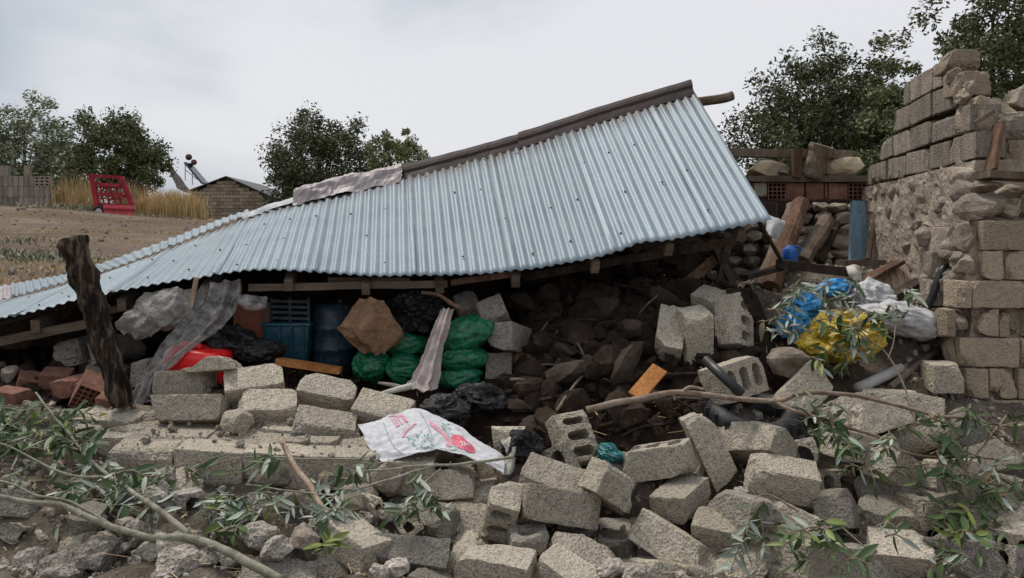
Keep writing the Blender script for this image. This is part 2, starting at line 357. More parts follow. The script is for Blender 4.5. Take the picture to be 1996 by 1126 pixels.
M['leaf_silver'] = leafm('silver_leaf', (.20,.245,.19), (.38,.43,.355))
M['leaf_yellow'] = leafm('yellow_green_leaf', (.11,.15,.03), (.21,.245,.06))
M['leaf_brown'] = leafm('wilted_leaf', (.10,.075,.035), (.22,.17,.085))
M['crown_dark'] = leafm('dark_tree_leaf', (.060,.076,.034), (.175,.195,.09), .6)
M['crown_mid'] = leafm('olive_tree_leaf', (.10,.12,.05), (.25,.275,.125), .6)
M['crown_grey'] = leafm('grey_green_tree_leaf', (.12,.14,.085), (.27,.30,.19), .6)
M['straw'] = leafm('dry_straw', (.42,.29,.13), (.68,.53,.29), .7)
M['weed'] = leafm('dusty_weed', (.12,.14,.085), (.27,.28,.20), .7)
POSES = {  # loose blocks: (w,h,d), slotted face, rotation vector, centre
    'a1': ((0.352, 0.177, 0.176), 'K', (-0.5, 0.123, -0.381), (-0.251, 4.641, 0.057)),
    'a2': ((0.397, 0.191, 0.2), 'K', (-0.912, 0.149, 0.135), (-0.53, 4.217, 0.01)),
    'a3': ((0.38, 0.194, 0.176), 'B', (0.203, 0.034, -0.3), (-0.082, 4.092, -0.014)),
    'a4': ((0.19, 0.165, 0.371), 'T', (-0.064, 0.124, 0.139), (0.066, 4.434, 0.035)),
    'a5': ((0.181, 0.194, 0.396), 'B', (-1.012, 0.25, 0.063), (-0.063, 4.539, 0.101)),
    'a6': ((0.417, 0.187, 0.2), 'B', (-0.282, 0.17, 0.129), (0.262, 4.445, 0.193)),
    'a7': ((0.368, 0.201, 0.199), 'K', (-1.036, 0.376, -0.144), (0.236, 4.643, 0.245)),
    'a8': ((0.287, 0.175, 0.198), 'T', (-0.194, 0.599, 0.414), (0.546, 4.453, 0.297)),
    'a9': ((0.408, 0.179, 0.211), 'T', (-0.073, -0.225, -0.393), (0.852, 4.821, 0.342)),
    'a10': ((0.17, 0.446, 0.187), 'R', (-0.067, -0.417, 0.037), (1.183, 4.915, 0.387)),
    'a11': ((0.445, 0.185, 0.231), 'K', (-0.613, 0.083, -0.972), (1.458, 4.934, 0.415)),
    'a12': ((0.38, 0.195, 0.182), 'B', (0.391, 0.139, -0.118), (1.52, 4.646, 0.286)),
    'a13': ((0.225, 0.152, 0.315), 'B', (0.11, -0.172, -0.672), (0.954, 4.627, 0.175)),
    'a14': ((0.352, 0.195, 0.182), 'B', (0.334, -0.003, -0.408), (1.141, 4.344, 0.066)),
    'a15': ((0.389, 0.178, 0.205), 'K', (-0.288, 0.47, -0.562), (0.838, 4.313, 0.033)),
    'a16': ((0.418, 0.184, 0.2), 'B', (-0.122, 0.151, 0.456), (1.547, 4.067, 0.032)),
    'a17': ((0.304, 0.205, 0.202), 'B', (0.425, -0.058, -0.277), (2.015, 4.263, -0.016)),
    'a18': ((0.353, 0.185, 0.198), 'K', (0.293, -0.001, -0.167), (2.119, 4.609, 0.067)),
    'a19': ((0.275, 0.189, 0.19), 'K', (-0.691, -0.285, -0.585), (2.176, 4.8, 0.164)),
    'a20': ((0.21, 0.156, 0.185), 'K', (-0.32, -0.085, -0.558), (1.788, 4.532, 0.126)),
    'a21': ((0.195, 0.175, 0.392), 'K', (-0.122, 0.18, 0.467), (1.235, 4.35, 0.191)),
    'a22': ((0.34, 0.172, 0.276), 'F', (0.149, -0.055, -0.757), (2.639, 4.369, 0.063)),
    'a23': ((0.391, 0.184, 0.199), 'K', (-0.568, -0.227, 0.283), (2.126, 5.127, 0.56)),
    'a24': ((0.223, 0.395, 0.201), 'K', (-0.358, 0.807, -0.151), (1.875, 5.276, 0.663)),
    'a26': ((0.388, 0.237, 0.2), 'F', (-0.176, -0.202, 0.586), (1.426, 5.289, 0.74)),
    'a27': ((0.232, 0.328, 0.177), 'F', (-0.532, -0.202, 0.379), (0.382, 5.074, 0.406)),
    'a28': ((0.188, 0.421, 0.222), 'K', (-0.742, 0.217, -0.11), (1.119, 5.818, 0.99)),
    'a29': ((0.203, 0.382, 0.19), 'K', (0.239, -0.072, 0.242), (1.273, 5.73, 0.973)),
    'a30': ((0.199, 0.377, 0.217), 'R', (-0.475, -0.068, -0.694), (1.597, 5.905, 1.045)),
    'a31': ((0.247, 0.184, 0.165), 'K', (0.524, -0.045, -0.916), (1.479, 6.074, 1.176)),
    'a32': ((0.191, 0.204, 0.399), 'K', (-0.246, -0.042, -0.384), (-0.012, 6.006, 0.918)),
    'a33': ((0.19, 0.196, 0.397), 'K', (-0.427, -0.005, -0.092), (-0.077, 6.016, 0.671)),
    'a34': ((0.204, 0.194, 0.4), 'K', (-0.722, -0.399, -0.094), (-0.11, 6.053, 1.032)),
    'a35': ((0.182, 0.195, 0.397), 'K', (-0.924, -0.376, 0.052), (-0.315, 6.325, 1.046)),
    'l1': ((0.385, 0.169, 0.201), 'K', (-0.289, -0.034, 0.147), (-2.216, 5.583, 0.66)),
    'l2': ((0.448, 0.166, 0.22), 'K', (-0.41, -0.019, 0.043), (-2.068, 5.265, 0.546)),
    'l3': ((0.356, 0.093, 0.199), 'K', (-0.195, -0.079, -0.076), (-2.01, 5.521, 0.806)),
    'l4': ((0.378, 0.201, 0.2), 'K', (-0.92, -0.244, 0.223), (-1.722, 5.503, 0.659)),
    'l5': ((0.373, 0.2, 0.2), 'K', (-0.99, -0.086, 0.274), (-1.596, 5.347, 0.532)),
    'l6': ((0.377, 0.184, 0.19), 'K', (-0.945, 0.172, 0.15), (-1.244, 5.526, 0.598)),
    'l7': ((0.372, 0.197, 0.199), 'K', (-0.954, 0.251, -0.079), (-0.827, 5.33, 0.508)),
    'l8': ((0.38, 0.199, 0.2), 'K', (-1.06, 0.099, 0.236), (-1.188, 5.183, 0.435)),
    'k1': ((0.268, 0.172, 0.195), 'R', (-0.49, -0.089, -0.175), (-0.334, 4.774, 0.198)),
    'k2': ((0.205, 0.195, 0.3), 'T', (-0.834, -0.026, -0.103), (-0.006, 4.95, 0.443)),
    'k3': ((0.35, 0.159, 0.196), 'K', (0.053, 0.178, -0.749), (-0.797, 4.215, 0.076)),
    'k4': ((0.351, 0.192, 0.199), 'T', (-1.025, -0.103, 0.317), (-1.151, 4.039, -0.062)),
    'k5': ((0.289, 0.194, 0.199), 'K', (-1.274, 0.692, -0.183), (0.263, 4.063, -0.059)),
    'k6': ((0.382, 0.189, 0.199), 'T', (-0.976, 0.062, 0.384), (0.38, 4.281, -0.048)),
    'r1': ((0.199, 0.188, 0.196), 'K', (0.032, -0.001, -0.02), (2.882, 5.499, 0.728)),
    'r2': ((0.334, 0.192, 0.198), 'K', (-0.795, 0.279, -0.255), (2.565, 5.256, 0.529)),
    'r3': ((0.391, 0.17, 0.198), 'K', (-0.08, 0.233, 0.31), (2.07, 4.9, 0.401)),
    'r4': ((0.387, 0.19, 0.199), 'K', (-0.12, 0.471, 0.489), (2.258, 4.774, 0.281)),
    'r5': ((0.389, 0.173, 0.198), 'T', (-0.044, -0.071, 0.332), (2.386, 4.6, 0.148)),
    'm1': ((0.197, 0.202, 0.4), 'K', (0.045, -0.202, -0.172), (-3.302, 6.301, 0.807)),
    'm2': ((0.194, 0.18, 0.395), 'K', (-0.139, -0.33, -0.191), (-2.987, 6.229, 0.822)),
    'm3': ((0.195, 0.179, 0.395), 'K', (-0.303, -0.251, -0.557), (-2.473, 5.832, 0.686)),
    'm4': ((0.171, 0.292, 0.299), 'K', (-1.447, 0.142, -0.143), (0.572, 4.554, -0.111)),
    'm5': ((0.392, 0.146, 0.198), 'K', (-0.377, 0.002, 0.941), (1.263, 4.695, 0.092)),
}

# ================================================================ block meshes
def uniq(a): 
    a = sorted(a); r = [a[0]]
    for x in a[1:]:
        if x-r[-1] > 1e-6: r.append(x)
    return r
def block_mesh(w, h, d, slot='K', seed=0, chips=3, broken=None, worn=1.0, nslots=3):
    """worn hollow concrete block, x = w, y = d (front at -y), z = h; slots open in one face; broken = (normal, offset) fracture plane"""
    rr = random.Random(seed*13+5)
    hf = np.array([w/2, d/2, h/2])
    ax = {'F':(1,-1),'K':(1,1),'T':(2,1),'B':(2,-1),'R':(0,1),'L':(0,-1)}[slot]
    sa, ss = ax; ip = [i for i in range(3) if i != sa]; la, sb = (ip if hf[ip[0]] >= hf[ip[1]] else ip[::-1])
    lines = [None]*3; e = .011
    def reg(H, step): 
        k = max(2, round(2*(H-e)/step)); return [-H]+[-H+e+(2*H-2*e)*i/k for i in range(k+1)]+[H]
    lines[sa] = reg(hf[sa], .042)
    Ls = 2*hf[la]; ns = nslots if Ls > .28 else (2 if Ls > .2 else 1)
    pitch = (Ls-.03)/ns; sw = pitch*.31; l = [-hf[la], -hf[la]+e, hf[la]-e, hf[la]]; cs = [(-Ls/2+.015+pitch*(k+.5)) for k in range(ns)]
    for c in cs: l += [c-sw, c-sw/3, c+sw/3, c+sw]
    for k in range(ns-1): l.append((cs[k]+cs[k+1])/2)
    lines[la] = uniq(l); sl = hf[sb]*.64
    lines[sb] = uniq([-hf[sb], -hf[sb]+e, -sl, -sl*.55, 0, sl*.55, sl, hf[sb]-e, hf[sb]])
    n = [len(x) for x in lines]; idx = {}; V = []; Fc = []
    def vid(i, j, k):
        key = (i,j,k)
        if key not in idx: idx[key] = len(V); V.append([lines[0][i], lines[1][j], lines[2][k]])
        return idx[key]
    holes = []
    for a in range(3):
        b, c = [(1,2),(2,0),(0,1)][a]
        for s, ii in ((-1,0),(1,n[a]-1)):
            for j in range(n[b]-1):
                for k in range(n[c]-1):
                    q = []
                    for (jj,kk) in ((j,k),(j+1,k),(j+1,k+1),(j,k+1)):
                        t = [0,0,0]; t[a] = ii; t[b] = jj; t[c] = kk; q.append(tuple(t))
                    if a == sa and s == ss:
                        mb = (lines[b][j]+lines[b][j+1])/2; mc = (lines[c][k]+lines[c][k+1])/2
                        mid = {b:mb, c:mc}
                        if abs(mid[sb]) < sl and any(abs(mid[la]-cc) < sw for cc in cs):
                            holes.append((q, s)); continue
                    ids = [vid(*t) for t in q]; Fc.append(tuple(ids if s > 0 else ids[::-1]))
    nsurf = None
    # slot floors and walls
    inner = {}; depth = 2*hf[sa]*.82
    def iv(t):
        if t not in inner:
            p = [lines[0][t[0]], lines[1][t[1]], lines[2][t[2]]]
            for ccc in cs:   # rounded slot ends
                if abs(p[la]-ccc) < sw+1e-6:
                    if abs(abs(p[sb])-sl) < 1e-6 and abs(abs(p[la]-ccc)-sw) < 1e-6: p[sb] *= .78; p[la] = ccc+(p[la]-ccc)*.86
            p[sa] -= ss*depth; inner[t] = len(V); V.append(p)
        return inner[t]
    cnt = {}
    for q, s in holes:
        ids = [iv(t) for t in q]; Fc.append(tuple(ids if s > 0 else ids[::-1]))
        for a_, b_ in zip(q, q[1:]+q[:1]):
            k = (min(a_,b_), max(a_,b_)); cnt.setdefault(k, []).append((a_, b_, s))
    for k, lst in cnt.items():
        if len(lst) == 1:
            a_, b_, s = lst[0]; f = (vid(*a_), vid(*b_), iv(b_), iv(a_)); Fc.append(f if s > 0 else f[::-1])
    innerset = set(inner.values())
    V = np.array(V)
    for t, i in idx.items():
        p = V[i]
        if abs(p[sa]-ss*hf[sa]) < 1e-6:
            for ccc in cs:
                if abs(abs(p[sb])-sl) < 1e-6 and abs(abs(p[la]-ccc)-sw) < 1e-6: V[i][sb] *= .78; V[i][la] = ccc+(p[la]-ccc)*.86
    o = (rr.uniform(0,90), rr.uniform(0,90), rr.uniform(0,90))
    for i in range(len(V)):
        if i in innerset: continue
        p = V[i]; r = (.0035+.009*max(0, nv(p, 13, o)+.05)+.009*max(0,nv(p,38,o)))*worn
        q = np.clip(p, -(hf-r), hf-r); dd = p-q; L = np.linalg.norm(dd)
        if L > 1e-9: V[i] = q+dd/L*r
        V[i] = V[i]+np.array([nv(p,22,o), nv(p,22,(o[1],o[2],o[0])), nv(p,22,(o[2],o[0],o[1]))])*.0042*worn
    for _ in range(chips):
        nn = np.array([rr.choice((-1,1))*rr.uniform(.3,1), rr.choice((-1,1))*rr.uniform(.3,1), rr.choice((-1,1))*rr.uniform(.3,1)])
        if rr.random() < .5: nn[rr.randrange(3)] *= .08
        nn /= np.linalg.norm(nn); top = float(np.abs(nn)@hf); off = top-rr.uniform(.012,.07)*max(worn,.8)
        dist = V@nn-off
        for i in np.nonzero(dist > 0)[0]: V[i] -= nn*(dist[i]*(.85+.5*nv(V[i], 45, o)))
    if broken:
        nn = np.array(broken[0], float); nn /= np.linalg.norm(nn)
        dist = V@nn-broken[1]
        for i in np.nonzero(dist > -.012)[0]:
            V[i] -= nn*(max(dist[i],0)-.022*nv(V[i], 11, o)-.012*nv(V[i], 30, o))
    return V, Fc
def rodr(r):
    r = Vector(r); a = r.length
    return Matrix.Rotation(a, 3, r.normalized()) if a > 1e-6 else Matrix.Identity(3)
def mesh_from(name, V, Fc, mat, smooth=False):
    me = bpy.data.meshes.new(name); me.from_pydata([tuple(v) for v in V], [], [tuple(f) for f in Fc])
    me.materials.append(mat); me.update()
    if smooth: me.polygons.foreach_set('use_smooth', [True]*len(me.polygons))
    return me

# ================================================================ terrain
def sstep(a, b, x): t = max(0, min(1, (x-a)/(b-a))); return t*t*(3-2*t)
def hill(x, y):
    t = sstep(6.8, 9.5, y); base = -.22+.25*sstep(4.2, 7, y)
    z = base*(1-t)+t*(1.10+.083*(min(y,28)-9)+.012*max(0,min(y,70)-28))
    z += t*(-.065*(max(-26,min(x,-1))+13))*min(1,max(0,(y-8.5)/19))
    return z+t*.11*noise.noise(Vector((x*.22, y*.16, 8)))+.05*t*noise.noise(Vector((x*.35, y*.35, 0)))+.018*noise.noise(Vector((x*2.1, y*2.1, 3)))
xs = uniq([-400,-200,-100,-60,-40,-28,-20]+[-15+.5*i for i in range(61)]+[20,28,40,60,100,200,400])
ys = uniq([-60,-30,-15,-8,-4,-1]+[1+.35*i for i in range(84)]+[32,34,37,42,50,60,80,120,200,400,800])
V = [(x, y, hill(x,y)) for y in ys for x in xs]; nx = len(xs)
Fc = [(j*nx+i, j*nx+i+1, (j+1)*nx+i+1, (j+1)*nx+i) for j in range(len(ys)-1) for i in range(nx-1)]
g = mk('ground', V, Fc, M['hill'], None, True, False); tag(g, kind='structure')

# rubble mound that carries the loose blocks
ANCH = [(-100,1126,3.85),(150,1115,3.95),(400,1120,3.9),(700,1135,3.9),(1000,1160,3.9),(1300,1150,3.9),(1600,1165,3.9),(1900,1150,3.95),(2150,1130,4.0),
        (80,985,4.4),(250,980,4.45),(420,985,4.5),(620,1010,4.45),(780,1010,4.5),(20,900,4.75),(110,850,5.05),(60,790,5.5),(60,735,6.0),(200,800,5.6),
        (250,905,4.95),(500,915,4.95),(700,925,4.95),(300,850,5.4),(560,850,5.4),
        (1150,840,5.2),(1150,800,5.4),(1150,720,5.7),(1150,640,6.0),(1150,585,6.3),(1050,600,6.3),(1040,680,5.95),(1250,575,6.3),(1250,650,6.0),(1350,600,6.3),(1330,720,5.75),(1100,560,6.6),(1250,545,6.7),(1350,540,6.7),(1300,790,5.4),(1020,760,5.7),(880,770,5.8),
        (700,750,6.1),(560,730,6.1),(400,740,5.9),(300,720,6.2),(150,720,6.3),(0,720,6.3),(-150,760,6.2),(700,700,6.9),(400,690,6.9),(100,690,6.9),
        (1350,560,6.8),(1420,560,6.9),(1500,640,6.0),(1600,700,5.75),(1600,620,6.3),(1650,560,7.0),(1600,520,8.0),(1700,530,7.6),(1750,650,6.0),(1800,720,5.6),
        (1750,840,5.1),(1880,840,5.2),(1900,930,4.85),(2050,930,4.9),(1980,1010,4.5),(1850,1080,4.2),(1500,860,5.0),(1380,840,5.1),(1240,905,4.95),(1500,1010,4.45),(1000,880,4.95),(900,870,5.1)]
CP = [tuple(P(*a)) for a in ANCH]
for k, (dm, sf, rvv, lc) in POSES.items(): CP.append((lc[0], lc[1]+.05, lc[2]-.175))
CPn = np.array(CP)
def mound_base(x, y):
    d2 = (CPn[:,0]-x)**2+((CPn[:,1]-y)*1.2)**2+.006
    w = 1/d2**1.8; return float((w*CPn[:,2]).sum()/w.sum())
def mound(x, y):
    return mound_base(x, y)+.05*noise.noise(Vector((x*3.1,y*3.1,1)))+.03*noise.noise(Vector((x*9,y*9,4)))+.012*noise.noise(Vector((x*27,y*27,7)))
mx_ = [-5.2+.05*i for i in range(207)]; my_ = [3.35+.05*i for i in range(108)]
V = []; zz = {}
for j, y in enumerate(my_):
    for i, x in enumerate(mx_):
        z = mound(x, y)
        ed = min(1, (x+5.2)/.6, (5.1-x)/.6, (y-3.35)/.35, (8.7-y)/.5)
        z = z*max(ed,0)+(hill(x,y)-.12)*(1-max(ed,0)); V.append((x, y, z))
nx = len(mx_)
Fc = [(j*nx+i, j*nx+i+1, (j+1)*nx+i+1, (j+1)*nx+i) for j in range(len(my_)-1) for i in range(nx-1)]
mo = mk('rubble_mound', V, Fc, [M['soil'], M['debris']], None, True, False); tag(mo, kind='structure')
def shade_zone(x, y):   # brown debris whose colour also holds the shade under the fallen roof
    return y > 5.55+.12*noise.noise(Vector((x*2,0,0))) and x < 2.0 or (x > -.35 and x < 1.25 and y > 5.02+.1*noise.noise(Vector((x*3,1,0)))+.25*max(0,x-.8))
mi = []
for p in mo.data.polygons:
    c = p.center; mi.append(1 if shade_zone(c.x, c.y) else 0)
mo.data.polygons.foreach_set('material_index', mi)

# ================================================================ trees on the skyline
def tree(name, label, px, top, Y, base, rx, rz, n, mat, seed, lean=0.0, clumps=90, leaf=.13, skew=None):
    rr = random.Random(seed); ztop = P(px, top, Y).z; x0 = (px-CX_)/F_*Y; zb = base
    root = empty(name, (x0, Y, zb), label, 'tree', 'trees on the skyline')
    zc = ztop-rz; limb = []
    cen = Vector((x0+lean, Y, zc)); cl = []
    while len(cl) < clumps:
        u = Vector((rr.gauss(0,1), rr.gauss(0,1), rr.gauss(0,1))).normalized(); r = rr.uniform(.25,1)**.55
        r *= .84+.34*noise.noise(Vector((u.x*1.7+seed, u.y*1.7, u.z*1.7)))+.12*rr.random()
        p = cen+Vector((u.x*rx*r, u.y*rx*r*.9, u.z*rz*r))
        if skew: p.x += skew*(p.z-zc)
        if p.z > zb+.7: cl.append((p, rr.uniform(.45,1)*min(rx,rz)*.23))
    fork = Vector((x0+lean*.4, Y, zb+(zc-zb)*.55))
    limb.append(tube(catmull([Vector((x0,Y,zb-.3)), Vector((x0+.1,Y,zb+(zc-zb)*.3)), fork, cen+Vector((0,0,rz*.55))], 12), [.2*(1-.072*i)*max(rx,1.5)/2.5 for i in range(12)], 7, .1))
    for c, r in rr.sample(cl, min(26, len(cl))):
        a = fork.lerp(cen, rr.uniform(-.3,.8)); mid = a.lerp(c, .5)+Vector((0,0,-.12*rx))
        limb.append(tube(catmull([a, mid, c], 6), [.055,.045,.036,.027,.018,.01], 5))
    mk('trunk', *join(limb), M['trunk'], root)
    V = np.zeros((n*4,3)); fs = []
    for i in range(n):
        c, r = cl[rr.randrange(len(cl))]
        p = c+Vector((rr.gauss(0,1), rr.gauss(0,1), rr.gauss(0,.8))).normalized()*r*1.15*rr.random()**.5
        a = Vector((rr.gauss(0,1), rr.gauss(0,1), rr.gauss(0,.7))).normalized(); b = a.cross(Vector((rr.gauss(0,1),rr.gauss(0,1),rr.gauss(0,1)))).normalized()
        s = leaf*rr.uniform(.5,1.15)
        V[i*4] = p-a*s; V[i*4+1] = p+b*s*.42; V[i*4+2] = p+a*s; V[i*4+3] = p-b*s*.42
    fs = [(i*4,i*4+1,i*4+2,i*4+3) for i in range(n)]
    mk('crown', V, fs, mat, root)
def gz(px, Y): return hill((px-CX_)/F_*Y, Y)
tree('orchard_tree', 'grey green tree behind the pile of stacked blocks', 48, 188, 37, gz(48,37), 2.4, 3.2, 14608, M['crown_grey'], 3, 0, 120, 0.101)
tree('orchard_tree', 'bushy olive tree growing behind the red farm machine', 228, 188, 34, gz(228,34), 2.3, 3.0, 17980, M['crown_mid'], 9, 0, 142, 0.101)
tree('orchard_tree', 'slim sapling between the block pile and the red machine', 135, 275, 35, gz(135,35), .55, 1.3, 2921, M['crown_mid'], 14, 0, 33, 0.094)
tree('broadleaf_tree', 'round dark tree rising behind the grey block house', 622, 200, 46, 2.6, 3.6, 4.4, 25846, M['crown_dark'], 21, 0, 180, 0.125)
tree('broadleaf_tree', 'pale green tree beside the round dark tree beyond the roof ridge', 775, 222, 44, 2.6, 2.0, 3.4, 13485, M['crown_mid'], 25, 0, 105, 0.117)
tree('broadleaf_tree', 'wide low dark tree beyond the door lintel and roof end', 1585, 80, 27, 2.0, 2.75, 3.6, 28093, M['crown_dark'], 31, 0, 172, 0.094, .12)
tree('broadleaf_tree', 'narrow dark tree just left of the stepped stone wall', 1745, 62, 25, 2.0, 1.7, 3.9, 16856, M['crown_dark'], 37, 0, 105, 0.094)
tree('broadleaf_tree', 'low dense tree filling the gap above the brick lintel', 1640, 165, 30, 2.0, 2.6, 2.2, 11000, M['crown_mid'], 53, 0, 110, .10)
tree('broadleaf_tree', 'tallest dark tree towering over the stepped ruined wall', 1935, -120, 24, 2.0, 2.55, 5.2, 38207, M['crown_dark'], 43, 0, 225, 0.094)

# ================================================================ house on the hill
HY0 = 50.0
hb = gz(450, HY0)-.1
house = empty('block_house', P(450, 430, HY0).xy.to_3d()+Vector((0,0,hb)), 'low block house with zinc gable roof on the hill', 'house')
apex = P(443, 345, HY0); le = P(372, 374, HY0); re = P(545, 392, HY0)
bw, bh = .40, .21; bmh = mesh_from('gable_block', *block_mesh(.385, .19, .2, 'K', 77, 1, worn=.6), M['wall_block'])
core = [(le.x, HY0+.12, hb), (re.x, HY0+.12, hb), (re.x, HY0+.12, re.z-.02), (apex.x, HY0+.12, apex.z-.05), (le.x, HY0+.12, le.z-.02)]
core2 = [(x, y+7, z) for x, y, z in core]
mk('wall', core+core2, [(0,1,2,3,4), (9,8,7,6,5), (0,5,6,1), (1,6,7,2), (4,3,8,9), (3,2,7,8), (0,4,9,5)], M['wall_block_pale'], house)
nr = int((apex.z-hb)/bh)+1
for r in range(nr):
    z = hb+.1+r*bh
    x = le.x+(.2 if r % 2 else .4)
    while x < re.x:
        lim = le.z+(apex.z-le.z)*(x-le.x)/(apex.x-le.x) if x < apex.x else re.z+(apex.z-re.z)*(re.x-x)/(re.x-apex.x)
        if z+.12 < lim and P(x,0,0) is not None and z > 2.7:
            inst('block', bmh, Matrix.Translation((x, HY0, z)), house)
        x += bw
def roof_panel(a, b, dy0, dy1, th=.06):
    v = [a+Vector((0,dy0,0)), b+Vector((0,dy0,0)), b+Vector((0,dy1,0)), a+Vector((0,dy1,0))]
    v += [q+Vector((0,0,th)) for q in v]; return v, [(3,2,1,0),(4,5,6,7),(0,1,5,4),(1,2,6,5),(2,3,7,6),(3,0,4,7)]
mk('roof', *join([roof_panel(le+Vector((-.25,0,-.03)), apex, -.25, 7.2), roof_panel(apex, re+Vector((.25,0,-.05)), -.25, 7.2)]), M['zinc'], house)
# solar water heater standing on the left slope
sx = P(372, 300, HY0+1.5)
sw_ = empty('solar_water_heater', P(378, 366, HY0+1.5), 'solar water heater with maroon tanks on the house roof', 'water heater')
Y1 = HY0+1.5
mk('collector_panel', *bar(P(366,318,Y1), P(400,358,Y1), 1.1, .12, (0,.0,1)), M['glass_dark'], sw_)
mk('tank', *tube([P(368,306,Y1-.6), P(368,306,Y1+.6)], .2, 14), M['maroon'], sw_, True)
mk('tank', *tube([P(378,316,Y1-.55), P(378,316,Y1+.55)], .18, 14), M['maroon'], sw_, True)
for a, b in ((( 361,318),(361,352)), ((375,322),(375,360)), ((361,330),(385,350))):
    mk('support_leg', *tube([P(*a,Y1), P(*b,Y1)], .03, 6), M['white_metal'], sw_)
# pale tarpaulin hanging beside the house
v, f, _ = surf([[P(326,318,47), P(338,330,47), P(352,345,47)], [P(335,345,47), P(350,355,46.9), P(366,366,47)], [P(345,366,47), P(360,374,46.9), P(378,378,47)]], 12, 12, .06, 2)
tag(mk('tarpaulin', v, f, M['tarp'], None, True), 'pale tarpaulin sheet hung up left of the house gable', 'tarpaulin')

# ================================================================ pile of new blocks on the hill
bst = mesh_from('stacked_block', *block_mesh(.19, .39, .2, 'L', 91, 2), M['wall_block_pale']); bst2 = mesh_from('stacked_block_end', *block_mesh(.19, .39, .2, 'F', 92, 2), M['wall_block_pale'])
Ys = 31.0; zb_ = P(50, 405, Ys).z
for r in range(4):
    for c in range(10):
        if r == 3 and c in (2,3,4,6,7,8,9): continue
        rr = random.Random(r*20+c)
        for dpt in range(2):
            if dpt and c % 2: continue
            m = bst2 if (c >= 7 and r == 2) else bst
            o = inst('stacked_block', m, Matrix.Translation((P(4,400,Ys).x+c*.195, Ys+dpt*.22, zb_+.2+r*.398))@Matrix.Rotation(rr.uniform(-.03,.03), 4, 'Z'))
            tag(o, 'upright grey block in the neat pile beside the orchard tree', 'block', 'blocks in the neat pile on the hill')

# ================================================================ red farm machine
fm_ = empty('farm_implement', P(215, 425, 29), 'red steel farm implement parked upright on the hillside', 'farm machine')
def Q(px, py, d=0): return P(px, py, 29+d)
for a, b, w in (((178,341),(190,402),.13), ((236,345),(258,400),.13)): mk('side_frame', *bar(Q(*a), Q(*b), .16, w, (0,1,0)), M['red_paint'], fm_)
for a, b in (((176,342),(240,346)), ((182,358),(236,362)), ((190,378),(244,382)), ((190,398),(258,402))): mk('cross_bar', *bar(Q(*a), Q(*b), .12, .10, (0,1,0)), M['red_paint'], fm_)
for k in range(4):
    mk('grid_bar', *bar(Q(194+k*10,359,.05), Q(203+k*11,399,.05), .05, .05, (0,1,0)), M['red_paint'], fm_)
for k in range(3): mk('grid_bar', *bar(Q(188,364+k*11,.08), Q(240,366+k*11,.08), .04, .04, (0,1,0)), M['red_paint'], fm_)
hv = [Q(200,398,-.4), Q(258,400,-.4), Q(262,424,-.7), Q(206,424,-.7), Q(200,398,.5), Q(258,400,.5), Q(262,424,.3), Q(206,424,.3)]
mk('hopper', hv, [(0,1,2,3),(7,6,5,4),(0,4,5,1),(1,5,6,2),(2,6,7,3),(3,7,4,0)], M['red_paint'], fm_)
mk('hopper_lip', *bar(Q(204,408,-.65), Q(262,410,-.65), .10, .06, (0,1,0)), M['red_paint'], fm_)
wc = Q(193, 413, -.2); wpath = [wc+Vector((0,0,0))+Vector((math.cos(a)*.19, 0, math.sin(a)*.19)) for a in [2*math.pi*i/20 for i in range(21)]]
wh = mk('wheel', *tube(wpath, .055, 8, cap=False), M['rubber'], fm_, True)
mk('rim', *tube([wc+Vector((0,-.04,0)), wc+Vector((0,.04,0))], .13, 12), M['white_metal'], wh)

# ================================================================ dry grass, straw and weeds on the hill
def blades(name, spots, n, hgt, spread, mat, seed, width=.012, droop=.35):
    rr = random.Random(seed); V = []; fs = []
    for _ in range(n):
        px, Y, sc_ = spots[rr.randrange(len(spots))]
        x = (px-CX_)/F_*Y+rr.gauss(0,spread)*sc_; y = Y+rr.gauss(0,spread*.7)*sc_; z = hill(x,y)-.03
        h = hgt*sc_*rr.uniform(.4,1.1); a = rr.uniform(0,6.3); dx, dy = math.cos(a), math.sin(a); w = width*rr.uniform(.6,1.5)
        ox, oy = -dy*w, dx*w; b = len(V); dr = droop*h*rr.uniform(.2,1.3)
        V += [(x-ox,y-oy,z),(x+ox,y+oy,z),(x+dx*dr*.35+ox*.7,y+dy*dr*.35+oy*.7,z+h*.6),(x+dx*dr*.35-ox*.7,y+dy*dr*.35-oy*.7,z+h*.6),(x+dx*dr,y+dy*dr,z+h)]
        fs += [(b,b+1,b+2,b+3),(b+3,b+2,b+4)]
    return mk(name, V, fs, mat, None, False, True)
o = blades('dry_reeds', [(275,31,.7),(292,31,.9),(312,30.5,.75),(326,31,1.0),(345,31,1.15),(358,30.5,1.25),(366,30.2,1.1),(340,32,1.2),(305,32,1.1)], 3600, .95, .26, M['straw'], 5, .014)
tag(o, 'tall golden dry reeds between red machine and house', 'reeds', kind='stuff')
o = blades('dry_reeds', [(120,32,1),(135,32,1.3),(155,31.5,1.5),(165,31,1.0),(250,32.5,1.4),(262,32.5,1.2)], 1500, 1.0, .3, M['straw'], 6, .013)
tag(o, 'thin dry grass standing around the red machine', 'grass', kind='stuff')
o = blades('weeds', [(40,14,.8),(70,14.5,1),(95,14,1.1),(118,13.5,.9),(20,17,.9),(150,29,1.6),(172,29.5,1.8),(105,30,1.4),(185,30,1.5),(290,29,.9),(330,29,.9),(60,30.2,1),(0,15,.8)], 1500, .17, .5, M['weed'], 7, .016, 1.1)
tag(o, 'dusty low weeds scattered over the bare hillside', 'weeds', kind='stuff')
o = blades('dry_stubble', [(rx_, ry_, 1) for rx_ in range(-60,560,40) for ry_ in (10,11.5,13,15,18,21,25,28.5)], 9000, .10, .5, M['straw'], 8, .006, .9)
tag(o, 'short dry stubble covering the brown hillside', 'stubble', kind='stuff')
rr = random.Random(99); parts = []
